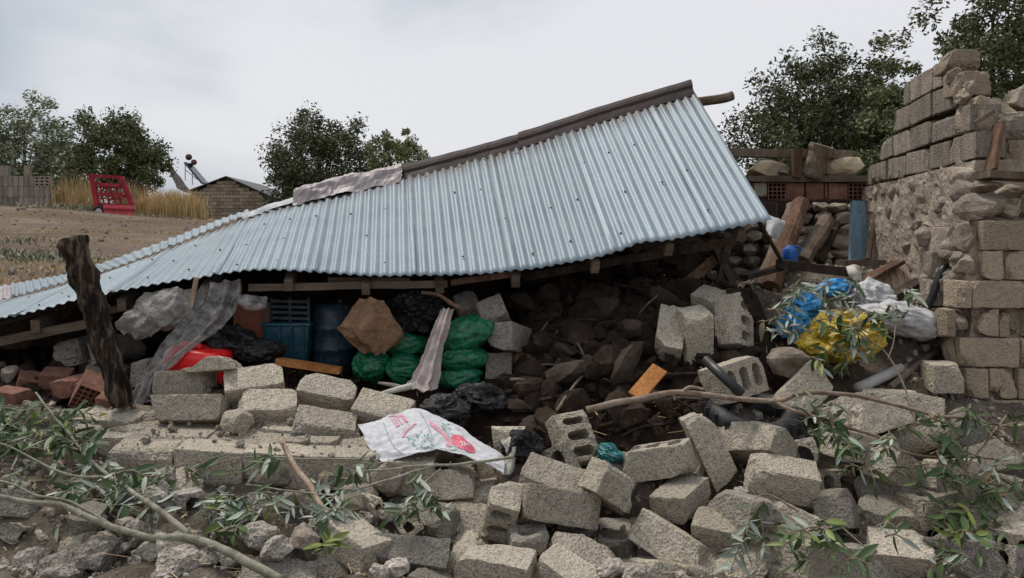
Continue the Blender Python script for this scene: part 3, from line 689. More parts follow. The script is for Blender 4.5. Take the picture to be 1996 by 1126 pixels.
for _ in range(230):
    Y = rr.uniform(9.5, 30); x = (rr.uniform(-40,430)-CX_)/F_*Y; s = rr.choice((.05,.07,.1,.16))*rr.uniform(.6,1.2); v, f = rock(s, rr.randrange(999), 1, 3)
    parts.append((xf(v, rotm(rr), (x, Y, hill(x,Y)+s*.15)), f))
o = mk('hillside_stones', *join(parts), M['stone']); tag(o, 'small pale stones lying on the bare hillside', 'stones', kind='stuff')

# ================================================================ collapsed tin roof
RID = [(-130,614,7.5),(30,580,7.48),(195,534,7.45),(330,484,7.45),(472,429,7.45),(575,394,7.45),(780,347,7.45),(1000,288,7.45),(1200,224,7.45),(1353,179,7.45)]
EAV = [(-330,694,5.9),(-140,656,5.9),(38,613,5.9),(211,569,5.88),(401,538,5.85),(532,528,5.85),(784,539,5.85),(1058,520,5.82),(1310,464,5.8),(1504,428,5.78)]
BAK = [(-130,566,8.9),(30,556,8.9),(175,523,8.9),(330,468,8.9),(468,417,8.9),(575,402,8.8),(780,372,8.7),(1000,330,8.7),(1170,288,8.7),(1300,256,8.7)]
RIDp = [P(*a) for a in RID]; EAVp = [P(*a) for a in EAV]; BAKp = [P(*a) for a in BAK]
def curve_at(pts, t):
    m = len(pts); t = max(0, min(.99999, t))*(m-1); k = int(t); f = t-k
    p0, p1, p2, p3 = pts[max(k-1,0)], pts[k], pts[k+1], pts[min(k+2,m-1)]
    return 0.5*((2*p1)+(p2-p0)*f+(2*p0-5*p1+4*p2-p3)*f*f+(3*p1-p0-3*p2+p3)*f**3)
NS = 1400; arc = [0.0]; prev = curve_at(RIDp, 0)
for i in range(1, NS+1):
    q = curve_at(RIDp, i/NS); arc.append(arc[-1]+(q-prev).length); prev = q
arc = np.array(arc); TOT = arc[-1]
def s2t(s): return float(np.interp(s, arc, np.arange(NS+1)/NS))
def tpx(px):   # curve parameter whose ridge point shows at photo column px
    best = min(range(NS+1), key=lambda i: abs(CX_+F_*curve_at(RIDp,i/NS).x/curve_at(RIDp,i/NS).y-px)); return best/NS
PITCH = .076
roof = empty('collapsed_roof', P(800, 600, 6.4), 'collapsed roof of bluish corrugated zinc sheets sliding off the shed', 'roof')
def sheet(s0, s1, A, B, lift, mat, n_along, seed, amp=.0075, over=0.0, curl=None):
    per = 10; nc = int((s1-s0)/PITCH*per); rows = []
    for i in range(nc+1):
        s = s0+(s1-s0)*i/nc; t = s2t(s); a = curve_at(A, t); b = curve_at(B, t)
        da = curve_at(A, min(1,t+.01))-curve_at(A, max(0,t-.01))
        nrm = da.cross(a-b).normalized()
        if nrm.z < 0: nrm = -nrm
        ph = 2*math.pi*s/PITCH; row = []
        for j in range(n_along+1):
            f = j/n_along; p = a.lerp(b, f*(1+over))
            dent = .022*nv((s*1.3, f*1.3, 3.3), 1.0)+.008*nv((s*4, f*2.5, seed+7), 1.0)+.010*math.exp(-((s-s0)/.035)**2)+.006*math.exp(-((s-s1)/.035)**2)*(1 if f > .9 else .2)
            if curl: dent += curl(s, f)
            row.append(p+nrm*(math.cos(ph)*amp+lift+dent))
        rows.append(row)
    V = [p for r in rows for p in r]; m = n_along+1
    Fc = [(i*m+j, (i+1)*m+j, (i+1)*m+j+1, i*m+j+1) for i in range(nc) for j in range(n_along)]
    return V, Fc
def add_sheet(nm, *a, **k):
    v, f = sheet(*a, **k); mat = a[5]; o = mk(nm, v, f, mat, roof, True)
    m_ = a[6]+1; nc_ = len(v)//m_-1; uvl = o.data.uv_layers.new(name='UVMap'); lv = np.zeros(len(o.data.loops), dtype=np.int32); o.data.loops.foreach_get('vertex_index', lv)
    uvl.data.foreach_set('uv', np.stack([a[0]+(a[1]-a[0])*(lv//m_)/nc_, (lv%m_)/(m_-1)], 1).astype(np.float32).ravel())
    sm = o.modifiers.new('thickness', 'SOLIDIFY'); sm.thickness = .0015; sm.offset = -1; return o
s = 0.0; k = 0
def curl_end(s, f):
    c = TOT-.98; return .035*math.exp(-((s-c)/.13)**2)*max(0, f-.8)/.2
while s < TOT-.05:
    e = min(TOT, s+.80)
    add_sheet('roof_sheet', s, e, RIDp, EAVp, .002+.003*(k % 2), M['zinc'] if k != 0 else M['zinc_old'], 26, k*3.1, over=R_.uniform(-.006,.008), curl=curl_end)
    s = e-.045 if e < TOT-.01 else TOT; k += 1
s = 0.0; k = 0
while s < TOT-.05:
    e = min(TOT, s+.80)
    add_sheet('roof_sheet', s, e, RIDp, BAKp, (.020 if s2t(s) < tpx(430) else -.012)+.003*(k % 2), M['zinc_mauve'] if k == 0 else M['zinc'], 10, 50+k*2.3)
    s = e-.045 if e < TOT-.01 else TOT; k += 1
# roofing nails with washers, one part
parts = []
rr = random.Random(4)
for f in (.08, .33, .62, .90):
    s = .1
    while s < TOT-.05:
        t = s2t(round(s/PITCH)*PITCH); a = curve_at(RIDp, t); b = curve_at(EAVp, t); ff = f+rr.uniform(-.03,.03); p = a.lerp(b, ff)
        da = curve_at(RIDp, min(1,t+.01))-curve_at(RIDp, max(0,t-.01)); nrm = da.cross(a-b).normalized(); nrm = nrm if nrm.z > 0 else -nrm
        if rr.random() < .8: parts.append(tube([p+nrm*.010, p+nrm*.019], .0085, 6))
        s += rr.choice((.228,.304,.38))
tag(mk('nails', *join(parts), M['nail'], roof), kind='stuff')
# ridge caps: strips bent over the ridge
def ridge_cap(t0, t1, prof, mat, n, wr, seed, lift=0.0):
    V = []; m = len(prof)
    for i in range(n):
        t = t0+(t1-t0)*i/(n-1); a = curve_at(RIDp, t); e = curve_at(EAVp, t); b = curve_at(BAKp, t)
        df = (e-a).normalized(); db = (b-a).normalized(); up = Vector((0,0,1))
        for (x, h) in prof:
            q = a+(df*x if x >= 0 else db*(-x))+up*(h+lift)
            w = nv(q, 6, (seed,0,0))*wr+(.3-abs(nv(q, 13, (0,seed,0))))*wr*.6
            V.append(q+up*w+df*w*.6)
    Fc = [(i*m+j, i*m+j+1, (i+1)*m+j+1, (i+1)*m+j) for i in range(n-1) for j in range(m-1)]
    o = mk('ridge_cap', V, Fc, mat, roof, False)
    sm = o.modifiers.new('thickness', 'SOLIDIFY'); sm.thickness = .002; return o
prof = [(.075,.012),(.05,.03),(.022,.046),(.012,.05),(.006,.074),(-.015,.10),(-.05,.135),(-.09,.115),(-.16,.05)]
ridge_cap(tpx(1010), tpx(1350), prof, M['rust_cap'], 40, .007, 2)
ridge_cap(tpx(783), tpx(1030), prof, M['rust_cap'], 34, .009, 5, -.012)
prof2 = [(.13,.010),(.10,.03),(.07,.05),(.045,.075),(.02,.10),(-.01,.115),(-.04,.122),(-.09,.10),(-.16,.03)]
ridge_cap(tpx(572), tpx(782), prof2, M['zinc_mauve'], 70, .045, 8, .005)
ridge_cap(tpx(474), tpx(590), [(.05,.012),(.02,.03),(-.03,.05),(-.10,.02)], M['zinc_old'], 24, .012, 11)
# ridge beam, rafters, battens, wall plate
ridge_line = [curve_at(RIDp, tpx(px))+Vector((0,.02,-.11)) for px in (600,800,1000,1200,1345)]
mk('ridge_beam', *tube(catmull([curve_at(RIDp, tpx(1150))+Vector((0,.05,-.08)), curve_at(RIDp, tpx(1300))+Vector((0,.05,-.06)), P(1400,193,7.5), P(1428,186,7.5)], 14), .055, 10, .12, flat=.8), M['wood'], roof)
for px in (60, 230, 400, 560, 712, 860, 1010, 1167, 1312, 1450):
    # rafter ends that show under the eave at these columns
    bt = min(range(0, NS+1, 4), key=lambda i: abs(CX_+F_*curve_at(EAVp,i/NS).x/curve_at(EAVp,i/NS).y-px))/NS
    a = curve_at(RIDp, bt); b = curve_at(EAVp, bt); d = Vector((0,0,-.125))
    mk('rafter', *bar(a.lerp(b,.03)+d, a.lerp(b,.965)+d, .06, .09, jit=.006, n=8, seed=px), M['wood_h'], roof)
for f, th in ((.2,.03),(.5,.03),(.78,.03)):
    pts = [curve_at(RIDp, i/24).lerp(curve_at(EAVp, i/24), f)+Vector((0,0,-.062)) for i in range(25)]
    for i in range(0, 24, 6): mk('batten', *tube([p for p in pts[i:i+7]], .024, 4), M['wood_h'], roof)
mk('eave_board', *bar(P(486,560,5.98), P(872,553,5.98), .05, .052, jit=.006, n=14), M['wood_h'], roof)
mk('eave_board', *bar(P(640,546,6.0), P(800,548,6.0), .05, .05, jit=.006, n=6, seed=3), M['wood_h'], roof)
mk('eave_board', *bar(P(880,550,5.98), P(1015,532,5.95), .04, .045, jit=.006, n=6, seed=5), M['wood_red'], roof)
mk('eave_board', *bar(P(-120,690,6.0), P(180,629,6.02), .05, .065, jit=.008, n=10, seed=8), M['wood_h'], roof)
mk('eave_board', *bar(P(180,612,6.1), P(470,556,6.1), .05, .05, jit=.008, n=10, seed=9), M['wood_h'], roof)
mk('eave_board', *bar(P(60,655,6.15), P(220,615,6.15), .05, .05, jit=.008, n=6, seed=10), M['wood_red'], roof)
mk('eave_board', *bar(P(1020,540,6.2), P(1430,470,6.2), .06, .06, jit=.008, n=10, seed=12), M['wood_dark'], roof)
mk('prop_lath', *bar(P(383,540,5.8), P(372,600,5.82), .02, .03, jit=.003), M['stick'], roof)
mk('prop_pole', *tube([P(1480,432,5.85), P(1525,510,6.4)], .016, 7, .1), M['wood_dark'], roof)

# inside walls of the shed, standing mud and stone under the fallen roof
sh = empty('shed_mud_wall', Vector((-1.5, 7.9, .3)), 'dark mud wall of the shed under the fallen roof', 'wall')
V = []; nxx = 70; nzz = 16
for j in range(nzz+1):
    for i in range(nxx+1):
        t = i/nxx; top = curve_at(RIDp, t).lerp(curve_at(BAKp, t), .25); x = top.x; z = .1+(max(top.z,.6)-.10-.1)*j/nzz
        y = 7.75+.07*nv((x,z,0),3)+.05*nv((x,z,5),8); V.append((x,y,z))
m = nxx+1; n0 = len(V); V += [(x, y+.35, z) for x, y, z in V]
Fc = [(j*m+i, j*m+i+1, (j+1)*m+i+1, (j+1)*m+i) for j in range(nzz) for i in range(nxx)]
Fc += [(n0+a, n0+d, n0+c, n0+b) for a, b, c, d in Fc]
Fc += [(nzz*m+i, nzz*m+i+1, n0+nzz*m+i+1, n0+nzz*m+i) for i in range(nxx)]+[(j*m, (j+1)*m, n0+(j+1)*m, n0+j*m) for j in range(nzz)]+[(j*m+nxx, n0+j*m+nxx, n0+(j+1)*m+nxx, (j+1)*m+nxx) for j in range(nzz)]
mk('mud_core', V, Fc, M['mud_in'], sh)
rr = random.Random(17)
for i in range(60):
    px = rr.uniform(1000,1420); Yw = 7.72; py = rr.uniform(455,640)
    p = P(px, py, Yw); t = tpx(px); 
    if p.z > curve_at(RIDp, t).lerp(curve_at(EAVp,t),.1).z-.12: continue
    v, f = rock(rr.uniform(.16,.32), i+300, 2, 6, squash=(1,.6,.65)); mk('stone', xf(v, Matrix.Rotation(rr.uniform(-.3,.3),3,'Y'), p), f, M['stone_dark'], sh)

# ================================================================ ruined side wall (right), its upper block courses stepped by the collapse
rw = empty('ruined_wall', Vector((3.6, 7.2, .0)), 'ruined side wall, mud and stone below, stepped concrete block courses on top', 'wall')
A0 = Vector((3.40, 6.1, 0)); B0 = Vector((3.76, 8.7, 0)); tdir = (B0-A0).normalized(); ndir = Vector((-tdir.y, tdir.x, 0))   # ndir points left, towards the shed
def W(s, dpt, z): return A0+tdir*s-ndir*dpt+Vector((0,0,z))
LEN = (B0-A0).length
V = []; ni, nj = 90, 80
for j in range(nj+1):
    for i in range(ni+1):
        s = -.12+(LEN+.25)*i/ni; z = -.1+2.33*j/nj
        d = -(.022*nv((s,z,0),2.6)+.018*nv((s,z,3),6)+.012*nv((s,z,8),15)+.008*nv((s,z,9),32)); V.append(W(s, d, z))
m = ni+1; n0 = len(V); V += [W(-.12+(LEN+.25)*i/ni, .42, -.1+2.33*j/nj) for j in range(nj+1) for i in range(ni+1)]
Fc = [(j*m+i, (j+1)*m+i, (j+1)*m+i+1, j*m+i+1) for j in range(nj) for i in range(ni)]
Fc += [(n0+a, n0+d, n0+c, n0+b) for a, b, c, d in Fc]
Fc += [(nj*m+i, n0+nj*m+i, n0+nj*m+i+1, nj*m+i+1) for i in range(ni)]+[(j*m, n0+j*m, n0+(j+1)*m, (j+1)*m) for j in range(nj)]+[(j*m+ni, (j+1)*m+ni, n0+(j+1)*m+ni, n0+j*m+ni) for j in range(nj)]
mk('mud_core', V, Fc, M['mud'], rw)
rr = random.Random(23); z = .55
while z < 2.2:
    s = rr.uniform(-.1,.15); hrow = rr.uniform(.13,.19)
    while s < LEN:
        L = rr.uniform(.16,.34); v, f = rock(1.0, rr.randrange(9999), 3, 11, .10, (1,1,1)); v = v*np.array((L*1.15, .17, hrow*1.12))
        c = W(s+L/2, .062+rr.uniform(-.022,.016), z+hrow/2+rr.uniform(-.015,.015))
        an = math.atan2(tdir.y, tdir.x)
        mk('stone', xf(v, Matrix.Rotation(an,3,'Z')@Matrix.Rotation(rr.uniform(-.12,.12),3,'Y'), c), f, M['mud'] if rr.random() < .6 else M['stone'], rw)
        s += L+rr.uniform(.0,.05)
    z += hrow+.012
an = math.atan2(tdir.y, tdir.x)
def wall_block(s, z, L, h=.205, dpt=.12, mat='wall_block_pale', seed=0, tilt=0.0, broken=None, D=.22, yaw=0.0):
    v, f = block_mesh(L-.014, h-.012, D, 'B', seed, 3, broken, .9)
    Mx = Matrix.Rotation(an+math.pi+yaw,3,'Z')@Matrix.Rotation(tilt,3,'Y')      # front (-y) turned to face the shed
    mk('block', xf(v, Mx, W(s, dpt, z)), f, M[mat], rw)
zc = 2.24
for ci, (s0, s1) in enumerate(((-.12,2.60),(-.02,2.22),(.24,1.74),(.46,1.50))):
    s = s0; q = 0
    while s < s1-.1:
        L = min(R_.choice((.50,.52,.48,.54)), s1-s)
        if q == 0 and ci % 2: L = .28
        br = ((-1, .2, .4), L*.28) if s+L > s1-.02 else None
        wall_block(s+L/2, zc+.105, L, .205, .11+R_.uniform(-.015,.015), 'wall_block_pale', 200+ci*20+q, R_.uniform(-.03,.03)+(.02 if ci == 0 else 0), br)
        s += L; q += 1
    zc += .218
# broken returns of the cross wall facing the camera
def ret_block(px0, px1, py0, py1, Y, seed, broken=None, mat='wall_block', d=.2, yaw=0.0):
    a = P(px0, py0, Y); b = P(px1, py1, Y); v, f = block_mesh(abs(b.x-a.x), abs(a.z-b.z), d, 'K', seed, 6, broken, 1.1)
    mk('block', xf(v, Matrix.Rotation(yaw,3,'Z'), ((a.x+b.x)/2, Y+d/2, (a.z+b.z)/2)), f, M[mat], rw)
ret_block(1843,1917,95,140,6.45,301, ((-.8,0,.6),.11), yaw=.1)
ret_block(1864,1943,137,184,6.25,302, ((1,-.3,.1),.13), yaw=-.1)
ret_block(1888,1988,184,250,6.15,303, ((.3,-.6,.75),.10), yaw=.15)
ret_block(1905,1960,214,268,6.05,304, ((1,-.3,-.5),.07), yaw=.3)
ret_block(1950,2060,215,272,6.0,305, None, 'wall_block_pale')
ret_block(1965,2080,272,335,6.0,306, None, 'wall_block')
ret_block(1972,2075,160,214,6.2,311, ((-.8,0,.6),.12), 'wall_block_pale')
mk('plank', *bar(P(1948,240,5.95), P(1932,332,5.9), .13, .03, (1,0,0), .006), M['wood_red'], rw)
mk('plank', *bar(P(1900,241,5.92), P(1938,216,5.9), .03, .03, (0,0,1), .003), M['wood'], rw)
mk('ledge_board', *bar(P(1912,340,5.62), P(2080,350,5.6), .22, .05, (0,0,1), .008), M['wood'], rw)
# mortar lumps in the broken steps
for i, (px, py, Y, s_) in enumerate(((1850,146,6.3,.13),(1880,170,6.2,.12),(1868,186,6.2,.13),(1900,300,6.1,.12),(1760,335,7.6,.14),(1735,338,7.9,.13),(1790,337,7.2,.12),(1838,330,6.6,.12),(1712,346,8.3,.14),(1875,318,6.2,.12))):
    v, f = rock(s_*1.2, 400+i, 3, 6, .2, (1,.9,.7)); mk('mortar_lump', xf(v, rotm(random.Random(i)), P(px,py,Y)+Vector((.06,.05,0))), f, M['mud'], rw)

# ================================================================ block pier standing in front of the ruined wall
pier = empty('block_pier', Vector((3.5, 5.7, 0)), 'standing pier of weathered concrete block courses beside the ruined wall', 'wall')
YP = 5.5
rows = [(430,487,[(1886,1914,'m'),(1915,2035,'b'),(2037,2150,'b')]),
        (489,545,[(1880,1916,'m'),(1918,1961,'b'),(1963,2075,'b'),(2077,2150,'b')]),
        (547,600,[(1871,1893,'b'),(1895,2010,'b'),(2012,2130,'b')]),
        (602,656,[(1846,1862,'b'),(1864,1908,'m'),(1909,1949,'b'),(1951,1970,'b'),(1973,1998,'m'),(2000,2110,'b')]),
        (659,716,[(1864,1878,'m'),(1874,1990,'b'),(1992,2110,'b')]),
        (719,777,[(1884,1927,'b'),(1929,1950,'b'),(1951,1985,'b'),(1987,2100,'b')]),
        (780,835,[(1868,1925,'b'),(1928,1990,'b'),(1992,2100,'b')]),
        (838,892,[(1895,1930,'m'),(1932,1985,'b'),(1987,2100,'b')]),
        (894,950,[(1880,1935,'b'),(1938,2050,'b')]), (952,1010,[(1880,1990,'b'),(1992,2100,'b')])]
sd_ = 500
for (y0, y1, lst) in rows:
    for (x0, x1, kd) in lst:
        sd_ += 1; a = P(x0,y0,YP); b = P(x1,y1,YP); dj = R_.uniform(-.012,.012)
        if kd == 'b':
            v, f = block_mesh(b.x-a.x, a.z-b.z, .22, 'B' if b.x-a.x > .12 else 'K', sd_, 3, None, 1.1)
            mk('block', xf(v, Matrix.Rotation(R_.uniform(-.02,.02),3,'Z'), ((a.x+b.x)/2, YP+.11+dj, (a.z+b.z)/2)), f, M['wall_block'], pier)
        else:
            v, f = rock(1.0, sd_, 3, 8, .16, (1,1,1)); v = v*np.array(((b.x-a.x)*1.15, .2, (a.z-b.z)*1.1))
            mk('mortar_lump', xf(v, Matrix.Identity(3), ((a.x+b.x)/2, YP+.13, (a.z+b.z)/2)), f, M['mud'], pier)
# mud core of the pier, rough surfaced
def mud_box(x0, x1, y0, y1, z0, z1, step, amp):
    L = [np.linspace(p, q, max(2, int((q-p)/step)+1)) for p, q in ((x0,x1),(y0,y1),(z0,z1))]; idx = {}; V = []; Fc = []
    for a in range(3):
        b, c = [(1,2),(2,0),(0,1)][a]
        for s, ii in ((-1,0),(1,len(L[a])-1)):
            for j in range(len(L[b])-1):
                for k in range(len(L[c])-1):
                    ids = []
                    for jj, kk in ((j,k),(j+1,k),(j+1,k+1),(j,k+1)):
                        t = [0,0,0]; t[a]=ii; t[b]=jj; t[c]=kk; t = tuple(t)
                        if t not in idx:
                            idx[t] = len(V); p = Vector((L[0][t[0]],L[1][t[1]],L[2][t[2]]))
                            V.append(p+Vector((nv(p,5,(1,0,0))+.6*nv(p,14,(2,0,0)), nv(p,5,(0,4,0))+.6*nv(p,14,(0,5,0)), .5*nv(p,6,(0,0,7))))*amp)
                        ids.append(idx[t])
                    Fc.append(tuple(ids if s > 0 else ids[::-1]))
    return V, Fc
mk('mud_core', *mud_box(3.10, 4.06, YP+.07, 6.25, -.25, 1.74, .045, .035), M['mud'], pier)
rq = random.Random(88)
for i in range(26):     # rubble showing in the broken flank of the pier
    z = .55+1.15*rq.random(); y = rq.uniform(5.66,6.15); sz = rq.uniform(.12,.22); v, f = rock(sz, 660+i, 3, 9, .12, (.8,1,.7))
    mk('stone', xf(v, Matrix.Rotation(rq.uniform(-.3,.3),3,'X'), (3.09+rq.uniform(-.02,.02), y, z)), f, M['stone'] if i % 3 else M['mud'], pier)
for i, (px, py, Y, sx_, sz_) in enumerate(((1922,398,5.58,.36,.22),(1968,410,5.6,.2,.13),(1935,360,5.6,.2,.12),(1900,418,5.6,.16,.12),(2030,400,5.6,.3,.2),(1985,372,5.75,.2,.12),(1895,372,5.75,.2,.2),(1890,340,5.9,.2,.2))):
    v, f = rock(1.0, 600+i, 3, 8, .14, (1,1,1)); v = v*np.array((sx_, .24, sz_)); mk('stone', xf(v, Matrix.Rotation(R_.uniform(-.15,.15),3,'Y'), P(px,py,Y)+Vector((0,.08,0))), f, M['mud'] if i % 2 else M['stone'], pier)
# recessed block face between pier and ruined wall
for i, (x0,x1,y0,y1) in enumerate(((1822,1866,545,597),(1818,1862,600,648),(1830,1872,490,543))):
    a = P(x0,y0,5.85); b = P(x1,y1,5.85); v, f = block_mesh(b.x-a.x, a.z-b.z, .25, 'K', 640+i, 3, None, 1.2)
    mk('block', xf(v, Matrix.Rotation(-.25,3,'Z'), ((a.x+b.x)/2, 6.0, (a.z+b.z)/2)), f, M['wall_block_pale'] if i != 1 else M['mud'], pier)

# ================================================================ rear wall with brick lintel over the old doorway
YR = 8.8
rear = empty('rear_wall', Vector((P(1560,500,YR).x, YR, 1.2)), 'rear wall remains with brick lintel, timber beam and stones above doorway', 'wall')
def hollow(w, h, d, nx_, nz_):
    parts = []; t = .008
    def bxx(x0,x1,y0,y1,z0,z1):
        v = [(x0,y0,z0),(x1,y0,z0),(x1,y1,z0),(x0,y1,z0),(x0,y0,z1),(x1,y0,z1),(x1,y1,z1),(x0,y1,z1)]
        return v, [(3,2,1,0),(4,5,6,7),(0,1,5,4),(1,2,6,5),(2,3,7,6),(3,0,4,7)]
    for i in range(nx_+1):
        x = -w/2+(w-t)*i/nx_; parts.append(bxx(x, x+t, -d/2, d/2, -h/2, h/2))
    for j in range(nz_+1):
        z = -h/2+(h-t)*j/nz_
        for i in range(nx_):
            x = -w/2+(w-t)*i/nx_; parts.append(bxx(x+t, x+(w-t)/nx_, -d/2+.0015, d/2, z, z+t))
    parts.append(bxx(-w/2+t, w/2-t, d/2-.02, d/2-.001, -h/2+t, h/2-t))
    return join(parts)
def solid_brick(w, h, d, seed):
    v, f = block_mesh(w, h, d, 'K', seed, 2, None, .7, 2); return v, f
for i, (x0, x1, kd) in enumerate(((1470,1495,'p'),(1497,1532,'h'),(1534,1568,'s'),(1572,1606,'s'),(1608,1613,'s'),(1615,1652,'s'),(1654,1690,'h'),(1430,1468,'h'))):
    a = P(x0,356,YR); b = P(x1,389,YR); c = ((a.x+b.x)/2, YR+.1, (a.z+b.z)/2)
    v, f = hollow(b.x-a.x, a.z-b.z, .2, 4, 4) if kd == 'h' else solid_brick(b.x-a.x, a.z-b.z, .2, 700+i)
    mk('brick', xf(v, Matrix.Rotation(R_.uniform(-.03,.03),3,'Z'), c), f, M['brick'] if kd != 'p' else M['wall_block_pale'], rear)
mk('lintel_beam', *bar(P(1440,349,YR+.08), P(1692,350,YR+.08), .24, .065, jit=.008, n=10), M['wood'], rear)
mk('lintel_angle', *bar(P(1440,391,YR+.08), P(1692,391,YR+.08), .2, .02, n=3), M['wood_dark'], rear)
for i, (x0,x1,y0,y1,mt) in enumerate(((1452,1543,312,344,'pale_stone'),(1618,1692,303,344,'pale_stone'),(1519,1545,328,345,'stone'),(1662,1692,345,358,'pale_stone'),(1400,1452,315,344,'stone'))):
    a = P(x0,y0,YR); b = P(x1,y1,YR); v, f = rock(1.0, 720+i, 3, 9, .10, (1,1,1)); v = v*np.array(((b.x-a.x)*1.12, .26, (a.z-b.z)*1.2)); mk('stone', xf(v, Matrix.Identity(3), ((a.x+b.x)/2, YR+.12, (a.z+b.z)/2)), f, M[mt], rear)
mk('top_beam', *bar(P(1405,297,YR+.12), P(1660,302,YR+.12), .14, .085, jit=.012, n=12), M['wood'], rear)
mk('broken_post', *bar(P(1552,345,YR-.03), P(1553,290,YR-.03), .10, .09, jit=.012, n=8), M['wood_red'], rear)
mk('broken_log', *tube(catmull([P(1580,350,YR), P(1590,322,YR), P(1604,283,YR-.05)], 10), [.10,.11,.115,.115,.12,.12,.115,.12,.125,.13], 11, .25), M['wood'], rear)
mk('door_post', *bar(P(1671,509,YR-.02), P(1675,391,YR-.02), .165, .07, (0,1,0), .004, n=10), M['blue_paint'], rear)
# stone rows seen through the doorway and beside it
rr = random.Random(31)
for (xa, xb, ya, yb, Yw, mt) in ((1560,1672,393,520,9.35,'mud'),(1385,1512,425,560,8.45,'stone'),(1692,1725,395,520,8.75,'mud')):
    py = ya
    while py < yb:
        hh = rr.uniform(20,26); px = xa+rr.uniform(-8,6)
        while px < xb:
            ww = rr.uniform(28,48); a = P(px,py,Yw); b = P(px+ww,py+hh,Yw); v, f = rock(1.0, rr.randrange(9999), 3, 12, .10, (1,1,1)); v = v*np.array(((b.x-a.x)*1.25, .25, (a.z-b.z)*1.3))
            mk('stone', xf(v, Matrix.Identity(3), ((a.x+b.x)/2, Yw+.12, (a.z+b.z)/2)), f, M[mt], rear); px += ww
        py += hh
for (xa, xb, ya, yb, Yw) in ((1290,1514,392,640,8.62),(1515,1740,391,640,9.52)):
    a = P(xa,ya,Yw); b = P(xb,yb,Yw); V = []
    for dy in (0,.3):
        V += [(a.x,Yw+dy,b.z-.3),(b.x,Yw+dy,b.z-.3),(b.x,Yw+dy,a.z),(a.x,Yw+dy,a.z)]
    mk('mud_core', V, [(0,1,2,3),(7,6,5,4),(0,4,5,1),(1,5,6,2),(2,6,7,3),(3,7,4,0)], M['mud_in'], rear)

# ================================================================ loose concrete blocks
LB = {'a1':'grey block wedged between the dark block and the two slanting blocks','a2':'large dark weathered block lying left of the pale long block','a3':'pale long block with bright top at the foot of the heap',
 'a4':'grey block with broken slots half under the long speckled block','a6':'long speckled block overhanging the broken slotted block','a5':'block end butted against the long speckled block',
 'a7':'flat slab of block under the slotted upright block','a8':'broken block with open channel beside the long speckled block','a9':'block with three slots in its top leaning on the upright block',
 'a10':'block standing on end beside the slotted top block','a11':'pale block lying behind the upright block near the tyre','a12':'big block with rough mortared top in the middle of the heap',
 'a13':'block with bright top and deeply shaded front end','a14':'block with bright top and a leaf spray hanging over it','a15':'block tipped steeply downhill, corner at the foot of the heap',
 'a16':'block with shaded left end under the green leaf spray','a17':'block with bright speckled top under the willow leaves','a19':'brown block propped up over a dark hollow',
 'a22':'block with open slots facing out, at the right foot of the heap','a23':'rough pale block under the forked branch','a24':'block lying corner up below the yellow sack',
 'a26':'small slotted block resting against the black pipe','a27':'slotted block with three oval holes at the end of the long branch','a28':'upright block leaning back, leftmost of three by the dark debris',
 'a29':'upright block in the middle of three by the dark debris','a30':'upright block with broken slotted side, rightmost of the three','a31':'block lying behind the three upright blocks',
 'a32':'upper block of the pair beside the green sacks','a33':'lower block of the pair beside the green sacks','a34':'tilted block balanced above the pair beside the green sacks','a35':'block hidden under the eave above the cloth',
 'l1':'block directly under the red container fragment','l2':'lower block stacked beneath the block under the red container','l3':'thin broken block wedge lying against the red container',
 'l4':'tilted block right of the red container','l5':'block stacked below the tilted block, with dark gap under it','l6':'block tilted forward below the orange brown board','l7':'block under the rope of the hanging cloth',
 'l8':'notched block lying on the fallen wall left of the printed sack','k1':'block with slot hole below the printed sack','k2':'broken brown block behind the printed sack','k3':'block lying at the lower end of the peeled stick',
 'k4':'dark block with broken top beneath the lichen branch','r1':'square block end standing at the foot of the pier','r2':'block lying in front of the square block end'}
BRK = {'a8':((.9,-.1,.5),.07),'k2':((.1,-.5,1),.05),'l3':((-.45,0,1),.03),'a31':((1,0,.2),.09),'a20':((-1,0,.2),.1),'a4':((-.2,-.2,1),.075),'k4':((.3,.2,1),.06),'k6':((.5,0,1),.075),'a21':((.2,-.4,-1),.09),'a24':((.5,-.3,1),.17),'a23':((.9,-.4,.4),.15),'a30':((1,.3,.5),.13)}
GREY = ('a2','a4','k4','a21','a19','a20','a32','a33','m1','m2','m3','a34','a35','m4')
for i, (k, (dm, sf, rvv, lc)) in enumerate(POSES.items()):
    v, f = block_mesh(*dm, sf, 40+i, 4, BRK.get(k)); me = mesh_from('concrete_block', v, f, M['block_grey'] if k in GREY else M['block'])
    o = inst('concrete_block', me, Matrix.Translation(lc)@rodr(rvv).to_4x4())
    if k in LB: tag(o, LB[k], 'block', 'loose blocks in the rubble heap')
    elif k[0] == 'm' and k in ('m1','m2','m3'): tag(o, 'grey block in the dark gap behind the charred post', 'block', 'blocks behind the charred post')
    else: tag(o, 'plain grey concrete block half buried in the rubble heap', 'block', 'half buried blocks')

